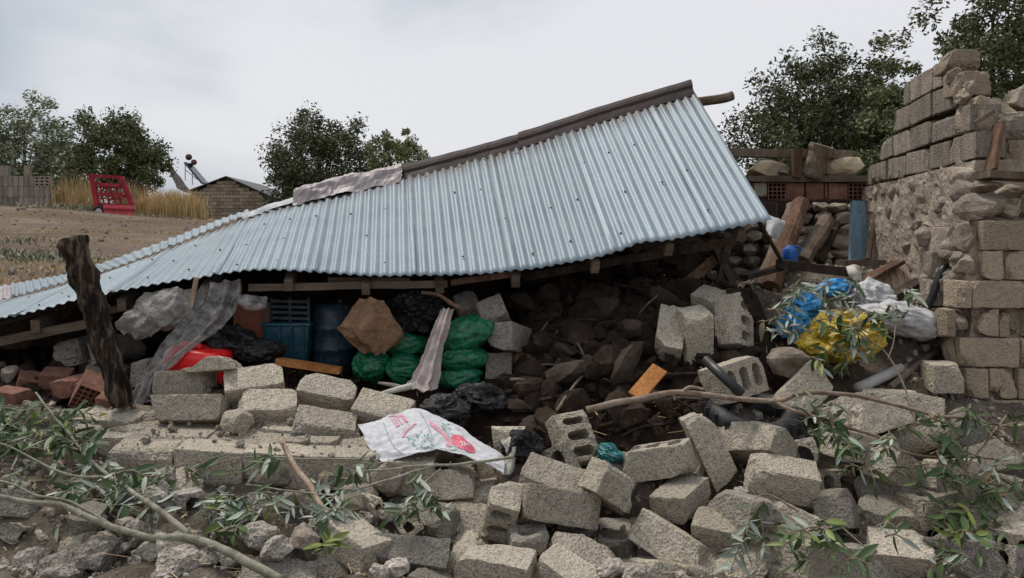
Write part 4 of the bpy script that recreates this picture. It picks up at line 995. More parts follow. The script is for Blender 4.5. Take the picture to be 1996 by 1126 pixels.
# ================================================================ wall section that fell flat, blocks still in courses
FL, FR, BL_ = P(203,874,4.75), P(860,908,4.7), P(175,784,5.5)
e1 = (FR-FL).normalized(); e2 = (BL_-FL); e2 = (e2-e1*e2.dot(e1)).normalized(); e3 = e1.cross(e2).normalized()
fw = empty('fallen_block_wall', FL+e1*.9+e2*.4-e3*.2, 'section of block wall fallen flat with its courses still together', 'wall')
Rm = Matrix((e1,e2,e3)).transposed(); q = 0
for r, (u0, u1) in enumerate(((.0,1.95),(-.16,1.72),(-.42,1.40),(-.36,.9))):
    u = u0
    while u < u1-.08:
        L = min(.4, u1-u) if not (u == u0 and r % 2) else .26; q += 1; rr = random.Random(q*7)
        br = ((-1,.3,.2), L*.34) if u == u0 and r in (1,2,3) else (((1,.2,.1), L*.3) if u+L >= u1-.01 else None)
        v, f = block_mesh(L-.003, .2, .202, 'K', 140+q, 5, br, .9)
        # lay the block so that its stretcher face (-y) looks up
        lay = Matrix(((1,0,0),(0,0,1),(0,-1,0)))
        Mx = Rm@Matrix.Rotation(rr.uniform(-.07,.07),3,'X')@Matrix.Rotation(rr.uniform(-.05,.05),3,'Y')@Matrix.Rotation(rr.uniform(-.02,.02),3,'Z')@lay
        c = FL+e1*(u+L/2+rr.uniform(-.006,.006))+e2*(.10+r*.205)-e3*(.1+rr.uniform(-.022,.026))
        mk('block', xf(v, Mx, c), f, M['block'], fw); u += L

V = []   # mortar bed that still holds the courses together, just below their faces
poly = [(.04,.03),(1.92,.03),(1.86,.20),(1.62,.22),(1.60,.41),(1.34,.43),(1.2,.60),(.86,.62),(.8,.78),(-.22,.78),(-.28,.45),(-.02,.40)]
for dz in (-.014, -.19): V += [FL+e1*u_+e2*v_+e3*dz for u_, v_ in poly]
npz = len(poly); mk('mortar_bed', V, [tuple(range(npz)), tuple(range(2*npz-1, npz-1, -1))]+[(i, npz+i, npz+(i+1)%npz, (i+1)%npz) for i in range(npz)], M['block'], fw)

for i, (px, py, Y, sz, an_) in enumerate(((185,812,5.30,.30,.3),(160,842,5.05,.26,-.4),(222,806,5.40,.26,1.0),(300,815,5.35,.24,.2),(250,838,5.12,.22,.7))):
    v, f = rock(sz, 860+i, 4, 9, .14, (1.1,.9,.62)); mk('block_fragment', xf(v, Matrix.Rotation(an_,3,'Z'), P(px,py,Y)-Vector((0,0,.02))), f, M['block'], fw)

# more blocks of the same wall, mostly buried under the ones above
rr = random.Random(515); pts_ = [(v_[3][0], v_[3][1]) for v_ in POSES.values()]; k = 0; tries = 0
FB = [mesh_from('buried_block', *block_mesh(.39,.19,.2,'K',880+i,6,(((1,.2,.3),.13) if i % 2 else None),1.2), M['block'] if i % 3 else M['block_grey']) for i in range(6)]
while k < 44 and tries < 4000:
    tries += 1; px = rr.uniform(820,1930); py = rr.uniform(850,1075); Y = float(np.interp(py,[850,950,1050,1135],[5.0,4.55,4.2,3.95])); x = (px-CX_)/F_*Y
    if min((x-a_)**2+(Y-b_)**2 for a_, b_ in pts_) < .17**2 or shade_zone(x, Y): continue
    pts_.append((x,Y)); k += 1
    Mx = Matrix.Translation((x, Y, mound(x,Y)-.02))@Euler((rr.gauss(0,.35), rr.gauss(0,.35), rr.uniform(0,6.3))).to_matrix().to_4x4()
    o = inst('concrete_block', rr.choice(FB), Mx); tag(o, 'plain grey concrete block half buried in the rubble heap', 'block', 'half buried blocks')

# crumbs of mortar strewn over the fallen wall
parts = []
for i in range(420):
    u_, v_ = rr.uniform(-.3,1.9), rr.uniform(0,.82)
    if u_ > 1.95-.9*v_: continue
    s_ = .008*(9**(rr.random()**2)); v, f = rock(s_, i, 1, 4, .2); parts.append((xf(v, rotm(rr), FL+e1*u_+e2*v_+e3*(.012+s_*.15)), f))
tag(mk('mortar_crumbs', *join(parts), M['mortar'], fw), kind='stuff')
# broken pieces at the lower left of the heap
for i in range(34):
    px = rr.uniform(-10,830); py = rr.uniform(945,1126); Y = float(np.interp(py,[945,1050,1130],[4.6,4.2,3.95])); x = (px-CX_)/F_*Y; L = rr.uniform(.14,.3)
    v, f = block_mesh(L, rr.uniform(.08,.17), rr.uniform(.1,.2), 'K', 950+i, 7, ((rr.choice((-1,1)),rr.uniform(-.5,.5),rr.uniform(-.3,.9)), L*rr.uniform(.1,.3)), 1.0)
    me = mesh_from('block_fragment', v, f, M['block_grey'] if i % 3 == 0 else (M['block'] if i % 3 == 1 else M['mortar']))
    o = inst('block_fragment', me, Matrix.Translation((x, Y, mound(x,Y)+.02))@Euler((rr.gauss(0,.5), rr.gauss(0,.5), rr.uniform(0,6.3))).to_matrix().to_4x4())
    tag(o, 'broken piece of concrete block in the rubble under the leafy branches', 'block fragment', 'broken block pieces')

for i, (px, py, Y) in enumerate(((1862,852,5.1),(1800,846,5.0),(1702,815,5.05),(1935,905,4.85),(1890,965,4.6),(1850,925,4.75),(1950,965,4.62),(1745,790,5.25))):
    Mx = Matrix.Translation(P(px,py,Y))@Euler((rr.gauss(0,.3), rr.gauss(0,.3), rr.uniform(-.7,.7))).to_matrix().to_4x4()
    tag(inst('concrete_block', FB[i % 6], Mx), 'concrete block lying under the leaves at the foot of the pier', 'block', 'blocks at the foot of the pier')

# ================================================================ charred post leaning at the left
pp = catmull([P(140,466,5.4), P(160,530,5.38), P(188,610,5.35), P(214,700,5.32), P(240,790,5.3)], 34)
v, f = tube(pp, [.088-.0006*i+.009*math.sin(i*.9) for i in range(34)], 26, .34, True, 3)
post = mk('charred_post', v, f, M['post'], None, True); tag(post, 'thick charred wooden post leaning against the fallen roof', 'post')

# ================================================================ things lying under the roof
def bag(name, cen, size, rot, mat, label, cat, seed, fold=.05, ends=0.25, group=None, sub=5, ws=7.0, exp=.8, smooth=True):
    """filled sack: squared-off pillow with folds, pinched along the x ends"""
    v, f = ico(sub); v = v.copy(); sg = np.sign(v); v = sg*np.abs(v)**exp
    pin = 1-ends*np.abs(v[:,0])**3; v[:,2] *= pin; v[:,1] *= (1-.4*ends*np.abs(v[:,0])**3)
    v = v*np.array(size)/2; o = (seed*3.1, seed*1.7, seed)
    mg = min(size)
    for i in range(len(v)):
        p = v[i]; n = p/np.linalg.norm(p)
        q3 = (p[0]+.04*nv(p,6,o), p[1], p[2]+.04*nv(p,6,(o[2],o[0],o[1])))
        w = (.5-1.6*abs(nv(q3, ws, o)))*.8+(.4-1.4*abs(nv((q3[0]*.6,q3[1],q3[2]*1.6), ws*2.3, o)))*.6+(.3-abs(nv(q3, ws*4.5, o)))*.35
        v[i] = p+n*w*fold*mg
    ob = mk(name, xf(v, Euler(rot).to_matrix(), cen), f, mat, None, smooth)
    return tag(ob, label, cat, group)
# red container: moulded rounded box with shoulder and grip ridge
rc = empty('red_container', P(390,725,5.72), 'bright red plastic container lying behind the concrete blocks', 'container')
def rbox(w, d, h, r, n=7, taper=0.0):
    hf = np.array([w/2,d/2,h/2]); V, Fc = [], []; idx = {}
    L = [np.r_[-q, np.linspace(-q+r, q-r, n), q] for q in hf]
    L = [np.unique(np.r_[-q, -q+r*.3, -q+r, np.linspace(-q+r, q-r, n), q-r, q-r*.3, q]) for q in hf]
    for a in range(3):
        b, c = [(1,2),(2,0),(0,1)][a]
        for s, ii in ((-1,0),(1,len(L[a])-1)):
            for j in range(len(L[b])-1):
                for k in range(len(L[c])-1):
                    ids = []
                    for jj, kk in ((j,k),(j+1,k),(j+1,k+1),(j,k+1)):
                        t = [0,0,0]; t[a]=ii; t[b]=jj; t[c]=kk; t = tuple(t)
                        if t not in idx:
                            idx[t] = len(V); p = np.array([L[0][t[0]],L[1][t[1]],L[2][t[2]]]); q = np.clip(p,-(hf-r),hf-r); dd = p-q; ln = np.linalg.norm(dd); p = q+dd/ln*r if ln > 0 else p
                            if taper: p = p*np.array([1+taper*p[2]/hf[2], 1+taper*p[2]/hf[2], 1])
                            V.append(p)
                        ids.append(idx[t])
                    Fc.append(tuple(ids if s > 0 else ids[::-1]))
    return np.array(V), Fc
v, f = rbox(.44,.26,.22,.05,6,-.08); rcb = mk('body', xf(v, Euler((.15,.12,-.12)).to_matrix(), P(388,706,5.78)), f, M['red'], rc, True)
v, f = rbox(.16,.05,.04,.018,4); mk('grip', xf(v, Euler((.15,.12,-.12)).to_matrix(), P(372,672,5.74)), f, M['red'], rcb, True)
mk('cap', *tube([P(338,690,5.72), P(330,690,5.66)], .03, 12), M['red'], rcb)
# blue bin with lip and ribs
bn = empty('blue_bin', P(567,710,6.25), 'tapered blue plastic bin standing under the eave', 'bin')
v, f = rbox(.33,.3,.31,.02,4,.10); bnb = mk('body', xf(v, Matrix.Identity(3), P(568,665,6.35)), f, M['blue'], bn, True)
v, f = rbox(.385,.35,.03,.012,4); mk('lip', xf(v, Matrix.Identity(3), P(568,629,6.35)), f, M['blue'], bnb, True)
for k in range(3): mk('rib', *bar(P(545+k*23,634,6.165), P(547+k*22,702,6.19), .012, .012, (0,1,0)), M['blue'], bnb)
cr = empty('crate', P(567,625,6.4), 'dark slatted crate standing in the blue bin', 'crate')
for k in range(4): mk('slat', *bar(P(528,586+k*11,6.28), P(604,588+k*11,6.28), .012, .022, jit=.002), M['blue_dark'], cr)
for px in (530,566,602): mk('upright', *bar(P(px,580,6.3), P(px,628,6.3), .02, .02, (0,1,0)), M['blue_dark'], cr)
br_ = empty('blue_barrel', P(650,725,6.35), 'dark blue plastic barrel beside the blue bin', 'barrel')
cx = P(650,725,6.4); prof = [(0,.135),(.03,.15),(.12,.158),(.17,.158),(.18,.165),(.20,.165),(.21,.158),(.33,.158),(.34,.165),(.36,.165),(.37,.158),(.47,.152),(.52,.13),(.54,.12),(.545,.0)]
V = []; sg = 28
for z, r in prof:
    for k in range(sg): V.append(cx+Vector((r*math.cos(2*math.pi*k/sg), r*math.sin(2*math.pi*k/sg), z)))
Fc = [(i*sg+k, i*sg+(k+1)%sg, (i+1)*sg+(k+1)%sg, (i+1)*sg+k) for i in range(len(prof)-1) for k in range(sg)]
brb = mk('body', V, Fc, M['blue_dark'], br_, True); mk('bung', *tube([cx+Vector((.06,-.04,.545)), cx+Vector((.06,-.04,.57))], .025, 12), M['blue_dark'], brb)
cb = empty('cabinet_panel', P(490,665,6.2), 'terracotta coloured board with pale frame under the eave', 'board')
mk('panel', *bar(P(490,662,6.3), P(490,590,6.3), .27, .02, (0,1,0), .002), M['terra'], cb); mk('frame_strip', *bar(P(521,668,6.26), P(522,588,6.26), .035, .025, (0,1,0), .002), M['wood'], cb)
mk('frame_strip', *bar(P(460,662,6.26), P(522,664,6.26), .03, .025, (0,0,1), .002), M['wood'], cb)
# orange-brown board in front of bin
tag(mk('plank', *bar(P(540,703,5.85), P(664,722,5.85), .10, .045, (0,0,1), .004, 6), M['wood_orange'], None), 'orange brown board lying in front of the blue bin', 'plank')
for i, (c, sz, rt, lb) in enumerate((((455,668,5.95),(.34,.3,.2),(0,.2,0),'crumpled black plastic bag between red container and bin'),((510,685,5.9),(.3,.3,.14),(0,-.1,.3),'black plastic sheeting heaped below the terracotta board'),
    ((812,602,6.2),(.34,.3,.28),(0,.2,0),'black sack tucked under the eave above the green sacks'),((940,775,5.45),(.34,.25,.16),(0,.2,.2),'thin dark film snagged on the debris by the block pair'),((868,800,5.25),(.3,.25,.16),(0,.1,.5),'black plastic lying between cloth and printed sack'),
    ((1012,868,4.85),(.24,.2,.16),(0,.2,.5),'black plastic under the cream cloth by the slotted block'))):
    bag('black_bag', P(*c), sz, rt, M['black_bag'], lb, 'plastic bag', 40+i, .42, .2, None, 4, 8, .95, False)
# green woven sacks
for i, (c, sz, rt, lb) in enumerate((((722,710,6.05),(.26,.3,.24),(0,.1,.5),'small green sack lowest at the left of the sack heap'),((790,670,6.15),(.36,.3,.17),(0,.05,.1),'green sack lying behind the hanging cloth'),
    ((792,716,6.0),(.28,.3,.2),(0,-.1,.2),'green sack lowest behind the hanging cloth'),((912,650,5.95),(.42,.34,.23),(0,-.28,-.1),'top green sack of the stack right of the cloth'),
    ((905,697,5.93),(.36,.32,.17),(0,-.05,0),'middle green sack of the stack right of the cloth'),((898,733,5.9),(.31,.32,.15),(0,-.12,.1),'bottom green sack of the stack right of the cloth'))):
    bag('green_sack', P(*c), sz, rt, M['green'], lb, 'sack', 60+i, .17, .55, 'green sacks under the eave', 5, 6.5)
# crumpled brown cardboard
v, f, _ = surf([[P(700,580,5.95), P(725,582,5.9), P(748,588,5.95)], [P(668,632,5.9), P(720,620,5.78), P(770,622,5.9)], [P(660,640,5.92), P(710,650,5.76), P(786,655,5.92)], [P(700,678,5.9), P(722,668,5.8), P(765,676,5.88)], [P(712,688,5.9), P(735,690,5.86), P(752,688,5.88)]], 40, 44, .026, 5, 4, .004, (.012,2.2))
tag(mk('cardboard', v, f, M['card'], None, False), 'crumpled brown cardboard hanging in front of the green sacks', 'cardboard')
# grey tarpaulin, clear film, cloth
v, f, _ = surf([[P(285,572,5.9), P(320,563,5.86), P(350,560,5.84), P(372,566,5.9)], [P(262,600,5.85), P(300,598,5.74), P(345,598,5.74), P(378,592,5.86)], [P(228,632,5.82), P(280,634,5.72), P(335,628,5.72), P(365,620,5.84)], [P(240,648,5.84), P(275,660,5.76), P(318,645,5.78), P(345,636,5.86)]], 64, 52, .020, 9, 2, .003, (.014,3.2))
tag(mk('tarpaulin', v, f, M['tarp'], None, False), 'crumpled grey tarpaulin hanging under the eave by the charred post', 'tarpaulin')
v, f, _ = surf([[P(395,560,5.9), P(430,548,5.86), P(470,545,5.9)], [P(370,600,5.82), P(420,605,5.76), P(468,590,5.84)], [P(335,650,5.72), P(385,650,5.68), P(440,632,5.78)], [P(300,700,5.62), P(330,700,5.58), P(352,690,5.66)], [P(275,745,5.55), P(292,748,5.5), P(308,740,5.55)], [P(252,785,5.46), P(275,790,5.42), P(290,770,5.46)]], 44, 80, .016, 7, 6, .0015, (.024,3.3))
tag(mk('plastic_film', v, f, M['film'], None, True), 'torn clear plastic film trailing from eave down to the blocks', 'plastic film')
v, f, _ = surf([[P(462,572,5.86), P(495,575,5.84), P(522,578,5.88)], [P(465,590,5.82), P(495,600,5.78), P(520,592,5.84)], [P(480,604,5.84), P(498,608,5.82), P(512,602,5.86)]], 18, 14, .02, 8, 9, .002)
tag(mk('plastic_film', v, f, M['film'], None, True), 'scrap of shiny clear film above the terracotta board', 'plastic film')
cl = empty('cloth', P(830,765,5.75), 'pinkish grey cloth hanging over the green sacks', 'cloth')
v, f, _ = surf([[P(862,606,5.82), P(872,600,5.8), P(884,604,5.85)], [P(848,640,5.74), P(860,640,5.68), P(872,642,5.76)], [P(828,690,5.7), P(846,690,5.62), P(860,695,5.72)], [P(806,735,5.64), P(835,740,5.56), P(859,735,5.66)], [P(790,752,5.6), P(826,762,5.5), P(852,758,5.58)]], 44, 64, .008, 9, 3, .003, (.016,3.5))
mk('drape', v, f, M['cloth'], cl, True)
mk('twisted_tail', *tube(catmull([P(802,752,5.56), P(770,760,5.5), P(738,770,5.44), P(722,784,5.34), P(715,808,5.28)], 18), [.022-.0008*i for i in range(18)], 8, .2), M['cream'], cl)
mk('twisted_tail', *tube(catmull([P(790,758,5.6), P(765,750,5.62), P(738,746,5.66)], 10), [.02-.0012*i for i in range(10)], 8, .25), M['cloth'], cl)
tag(mk('broken_branch', *tube(catmull([P(822,570,5.85), P(855,575,5.82), P(880,592,5.8), P(897,602,5.78), P(900,608,5.8)], 12), [.012]*5+[.016]*7, 7, .2), M['wood_red'], None), 'reddish broken stick under the eave above the top green sack', 'stick')

# printed white sack lying on the rubble
sk = empty('printed_sack', P(850,920,4.75), 'flat white woven sack with faded red and green print on the rubble', 'sack')
ctrl = [[P(697,828,5.02), P(735,818,5.05), P(770,805,5.12), P(803,796,5.16), P(850,808,5.10), P(895,830,5.0), P(938,862,4.88), P(985,890,4.78)],
        [P(708,846,4.96), P(745,838,4.94), P(785,828,4.96), P(820,820,5.0), P(862,832,4.94), P(900,850,4.88), P(940,874,4.8), P(984,898,4.74)],
        [P(716,868,4.88), P(752,860,4.85), P(795,850,4.86), P(832,842,4.88), P(868,852,4.84), P(905,868,4.78), P(944,886,4.74), P(984,905,4.70)],
        [P(733,886,4.80), P(765,878,4.77), P(805,868,4.78), P(838,866,4.80), P(872,872,4.76), P(908,882,4.72), P(945,896,4.69), P(983,914,4.66)],
        [P(745,903,4.74), P(785,892,4.72), P(815,884,4.72), P(842,878,4.75), P(870,878,4.72), P(908,890,4.68), P(948,904,4.66), P(982,925,4.63)]]
v, f, S = surf(ctrl, 110, 60, .011, 8, 5, .003, (.005,4.3)); fab = mk('fabric', v, f, M['white_sack'], sk, True)
def patch(nm, poly, mat, h=.0035):
    """flat print: a polygon strip in sack coordinates laid just above the weave"""
    V, Fc = [], []
    for (u0, v0, u1, v1) in poly:      # quads given as cells
        a, b = 6, 6; n0 = len(V)
        for j in range(b+1):
            for i in range(a+1): V.append(S(u0+(u1-u0)*i/a, v0+(v1-v0)*j/b, -h-.004))
        Fc += [(n0+j*(a+1)+i, n0+j*(a+1)+i+1, n0+(j+1)*(a+1)+i+1, n0+(j+1)*(a+1)+i) for j in range(b) for i in range(a)]
    mk(nm, V, Fc, mat, fab, True)
def ring(nm, cu, cv, r0, r1, a0, a1, mat, asp=1.9, n=26, h=.0035, k=5):
    V, Fc = [], []
    for i in range(n+1):
        an_ = math.radians(a0+(a1-a0)*i/n)
        for j in range(k+1):
            r = r0+(r1-r0)*j/k; V.append(S(cu+r*math.cos(an_), cv+r*asp*math.sin(an_), -h-.004))
    m = k+1; Fc = [(i*m+j, i*m+j+1, (i+1)*m+j+1, (i+1)*m+j) for i in range(n) for j in range(k)]
    mk(nm, V, Fc, mat, fab, True)
patch('print_stripe', [(.168,.0,.173,1),(.455,.12,.460,.62),(.455,.70,.460,.92)], M['blue_print'])
patch('pink_print', [(.225,.05,.30,.07),(.232,.10,.242,.30),(.252,.10,.262,.30),(.232,.27,.262,.30),(.276,.08,.286,.27),(.27,.07,.300,.10),(.308,.05,.318,.25),(.322,.05,.332,.25),(.308,.22,.332,.25)], M['pink_print'])
ring('pink_arc', .41, .62, .155, .172, -165, -100, M['pink_print'])
ring('red_crescent', .44, .58, .13, .178, -75, 25, M['pink_print'])
ring('red_disc', .705, .50, .0, .085, 0, 360, M['red_print'], 2.6)
patch('disc_mark', [(.69,.42,.70,.62),(.71,.40,.72,.60),(.665,.50,.745,.53)], M['white_sack'], .006)
rr = random.Random(8); cells = []
for k in range(46):
    u = rr.uniform(.27,.45); vv = rr.uniform(.48,.86); s1_ = rr.uniform(.006,.018); cells.append((u, vv, u+s1_, vv+rr.uniform(.012,.03)))
patch('green_motif', cells, M['green_print'])
cells = []
for k in range(30):
    u = .56+rr.uniform(0,.075)+.0; vv = .12+.028*k*.9; cells.append((u, vv, u+rr.uniform(.01,.03), vv+.018))
patch('green_motif', cells, M['green_print'])
cells = [(.36+.013*k, .86+.012*math.sin(k*1.7), .368+.013*k, .90+.012*math.sin(k*1.7)) for k in range(26)]
patch('dark_lettering', cells, M['dark_print'])
v, f, _ = surf([[P(975,850,4.86), P(1005,842,4.86), P(1040,845,4.9)], [P(978,862,4.8), P(1003,858,4.76), P(1045,856,4.86)], [P(985,885,4.76), P(1000,880,4.72), P(1010,880,4.78)], [P(975,925,4.7), P(992,925,4.68), P(1002,915,4.72)]], 26, 30, .022, 9, 12)
tag(mk('cream_cloth', v, f, M['cream'], None, True), 'crumpled cream cloth between printed sack and slotted block', 'cloth')
bag('teal_bag', P(1192,885,4.95), (.13,.2,.09), (0,.4,.2), M['teal'], 'scrap of dark teal film beside the slotted block', 'plastic bag', 81, .5, .2, None, 5, 14, .95)

# tyre, pipes, boards, sticks in the middle
ty = empty('tyre', P(1465,845,5.22), 'worn black tyre half buried behind the pale blocks', 'tyre')
tcn = P(1468,826,5.22)+Vector((0,0,.045)); ring_ = []
for i in range(37):
    a = 2*math.pi*i/36; ring_.append(tcn+Vector((.235*math.cos(a), .235*math.sin(a)*.95, .02*math.cos(a*2)+.05*math.sin(a))))
tyc = mk('casing', *tube(ring_, .065, 12, cap=False, flat=1.25), M['rubber'], ty, True)
for i in range(0,36,2):
    a = 2*math.pi*(i+.5)/36; c = tcn+Vector((.30*math.cos(a), .30*math.sin(a)*.95, .02*math.cos(a*2)+.05*math.sin(a))); mk('tread_block', *bar(c+Vector((0,0,-.05)), c+Vector((0,0,.05)), .03, .03, (math.cos(a),math.sin(a),0)), M['rubber'], tyc)
tag(mk('board', *bar(P(1238,774,5.15), P(1286,718,5.32), .105, .022, (.1,-.6,.8), .002, 6), M['wood_orange'], None), 'short bright orange board stuck in the dark debris', 'board')
tag(mk('pipe', *tube([P(1374,700,5.12), P(1412,736,5.0), P(1446,768,4.93)], .03, 12, .04), M['dark_pipe'], None, True), 'short black pipe slanting across the small slotted block', 'pipe')
tag(mk('stick', *tube(catmull([P(1085,800,5.2), P(1105,770,5.35), P(1130,738,5.5), P(1160,714,5.6)], 10), .009, 6, .2), M['wood'], None), 'thin bare stick standing out of the dark debris', 'stick')
tag(mk('pipe', *tube([P(1672,757,5.35), P(1755,718,5.6)], .036, 14), M['pvc'], None, True), 'short grey plastic pipe pointing at the pier', 'pipe')
tag(mk('pole', *tube(catmull([P(1735,755,5.42), P(1790,710,5.7), P(1842,672,5.95)], 8), .022, 8, .1), M['wood'], None), 'slim wooden pole resting behind the grey pipe', 'pole')
tag(mk('pipe', *tube(catmull([P(1802,606,5.9), P(1818,575,5.86), P(1832,535,5.85), P(1842,522,5.85), P(1862,518,5.88)], 14), .028, 10), M['dark_pipe'], None, True), 'bent dark pipe propped against the ruined wall', 'pipe')

# ================================================================ heap of sacks and timber at the ruined wall
bag('yellow_sack', P(1640,655,5.62), (.56,.42,.27), (.1,-.2,.15), M['yellow'], 'crumpled bright yellow sack on the rubble by the ruined wall', 'sack', 91, .34, .5, None, 4, 8, .9, False)
bag('white_sack', P(1760,622,5.85), (.62,.4,.21), (.0,.26,-.1), M['grey_sack'], 'greyish white sack stretched out behind the yellow sack', 'sack', 92, .24, .6, None, 5, 7)
bag('white_sack', P(1700,582,6.0), (.26,.24,.2), (.1,.3,.2), M['grey_sack'], 'small white plastic sack just above the yellow sack', 'sack', 93, .45, .2, None, 4, 9, .95, False)
for i, (c, sz, rt, lb) in enumerate((((1547,632,5.75),(.17,.18,.18),(0,.2,0),'blue plastic bag scrap lowest beside the yellow sack'),((1572,592,5.9),(.19,.2,.16),(0,-.3,.3),'bright blue plastic bag scrap above the yellow sack'),((1628,560,6.1),(.26,.2,.11),(0,-.1,.2),'flat blue plastic scrap under the long dark plank'))):
    bag('blue_bag', P(*c), sz, rt, M['blue_bag'], lb, 'plastic bag', 95+i, .45, .2, None, 4, 12, .95, False)
jug = empty('blue_jug', P(1540,512,7.6), 'small bright blue plastic jug standing among leaning logs', 'jug')
jc = P(1540,510,7.6); V = []; prof = [(0,.062),(.01,.07),(.10,.07),(.125,.06),(.14,.035),(.155,.03),(.157,0)]
for z, r in prof:
    for k in range(20): V.append(jc+Vector((r*math.cos(2*math.pi*k/20), r*math.sin(2*math.pi*k/20), z)))
mk('body', V, [(i*20+k, i*20+(k+1)%20, (i+1)*20+(k+1)%20, (i+1)*20+k) for i in range(len(prof)-1) for k in range(20)], M['blue_bright'], jug, True)
mk('handle', *tube(catmull([jc+Vector((.035,-.02,.145)), jc+Vector((.085,-.03,.13)), jc+Vector((.072,-.02,.06))], 8), .009, 6), M['blue_bright'], jug)
def wood(nm, a, b, w, h, mat, lb, cat='plank', jit=.008, up=(0,0,1)):
    return tag(mk(nm, *bar(P(*a), P(*b), w, h, up, jit, 8, a[0]), M[mat], None), lb, cat)
wood('plank', (1512,512,6.9),(1662,532,6.7), .2, .07,'wood_dark','long dark plank lying flat below the leaning logs')
wood('plank', (1676,552,6.5),(1752,510,6.6), .14,.03,'wood_red','reddish plank slanting up towards the ruined wall')
wood('plank', (1722,588,6.2),(1798,548,6.3), .14,.05,'wood_dark','dark plank slanting above the white sack')
wood('plank', (1640,512,7.4),(1722,512,7.4), .12,.05,'wood','short grey plank at the foot of the blue post')
wood('plank', (1600,717,5.5),(1680,722,5.5), .1,.06,'wood_dark','dark board end sticking out below the yellow sack')
wood('plank', (1450,540,6.7),(1520,522,6.9), .1,.04,'wood_dark','dark plank poking out beneath the roof corner')
bx_ = empty('crate', P(1745,562,6.55), 'small broken pale slatted crate by the slanting planks', 'crate')
for k in range(4): mk('slat', *bar(P(1724+k*13,528+k*(-3),6.62), P(1734+k*13,566-k*3,6.5), .05, .012, (0,-1,.4), .002), M['stick'], bx_)
mk('rail', *bar(P(1720,545,6.62), P(1775,528,6.62), .03, .02), M['wood_red'], bx_)
def log(a, b, r, mat, lb, mid=None):
    pts = [P(*a), P(*mid) if mid else P(*a).lerp(P(*b),.5), P(*b)]
    return tag(mk('log', *tube(catmull(pts, 14), [r*(1+.1*math.sin(i)) for i in range(14)], 12, .16, True, a[0]), M[mat], None), lb, 'log')
log((1502,560,7.5),(1562,396,8.3),.085,'wood_red','thick reddish log leaning steeply inside the doorway')
log((1480,560,7.6),(1545,402,8.45),.06,'wood','pale grey log leaning behind the reddish log')
log((1560,512,7.8),(1612,432,8.4),.085,'wood','short thick log leaning right of the blue jug')
log((1598,512,8.0),(1630,440,8.5),.04,'wood_dark','dark thin log leaning by the stone rows')
tag(mk('pole', *tube(catmull([P(1692,505,8.3), P(1702,450,8.4), P(1716,386,8.5)], 8), .028, 8, .12), M['wood'], None), 'thin pole leaning on the ruined wall right of the blue post', 'pole')
v, f, _ = surf([[P(1496,420,7.7), P(1512,426,7.7), P(1530,432,7.75)], [P(1495,436,7.6), P(1508,442,7.55), P(1525,448,7.65)], [P(1490,458,7.55), P(1502,462,7.5), P(1515,466,7.55)]], 14, 14, .02, 6, 33)
tag(mk('white_sheet', v, f, M['grey_sack'], None, True), 'scrap of pale sheet caught behind the roof corner', 'sheet')
v, f, _ = surf([[P(1650,520,6.65), P(1662,516,6.6), P(1676,522,6.62)], [P(1655,534,6.55), P(1666,530,6.52), P(1678,540,6.55)], [P(1660,546,6.55), P(1670,548,6.5), P(1680,552,6.52)]], 12, 12, .02, 9, 35)
tag(mk('white_rag', v, f, M['cream'], None, True), 'white rag on the end of the long dark plank', 'rag')
for i, (a, b) in enumerate((((1020,545,7.2),(1090,610,6.9)),((1100,640,6.6),(1060,560,7.0)),((1380,640,6.5),(1420,480,7.0)),((1330,560,6.8),(1400,500,7.1)),((1390,470,7.1),(1430,560,6.7)))):
    tag(mk('timber', *bar(P(*a), P(*b), .06+.03*(i % 2), .04, (0,-1,.2), .012, 7, i), M['wood_red'] if i % 2 else M['wood_dark'], None), ('old timber sunk in the dark debris under the roof' if i < 2 else 'old timber leaning in the dark behind the upright blocks'), 'timber', 'timbers in the dark debris' if i < 2 else 'timbers behind the upright blocks')
v, f = tube([P(1013,700,5.9), P(1015,690,6.2)], .05, 14, .08); tag(mk('log', v, f, M['wood_red'], None), 'sawn round log end beside the lower block of the pair', 'log')

# ================================================================ red bricks in the dark corner at the left
for i, (px, py, Y, rt, hol, lb) in enumerate(((178,764,5.6,(.5,.45,.5),True,'hollow red clay brick showing its grid of holes by the post'),(110,740,5.9,(.2,.1,.3),False,None),(142,752,5.75,(.1,-.2,-.3),False,None),(60,748,5.9,(.3,.3,.6),False,None),(212,752,5.7,(.5,-.3,.2),False,None),(25,775,5.6,(.1,.1,-.2),False,None),(225,785,5.45,(.3,.2,.1),False,None))):
    v, f = hollow(.19,.19,.19,5,5) if hol else solid_brick(.19,.13,.19,800+i)
    o = mk('red_brick', xf(v, Euler((rt[0],rt[1],rt[2])).to_matrix(), P(px,py,Y)), f, M['brick'], None)
    tag(o, lb or 'broken red clay brick in the dark rubble behind the post', 'brick', None if lb else 'bricks behind the post')

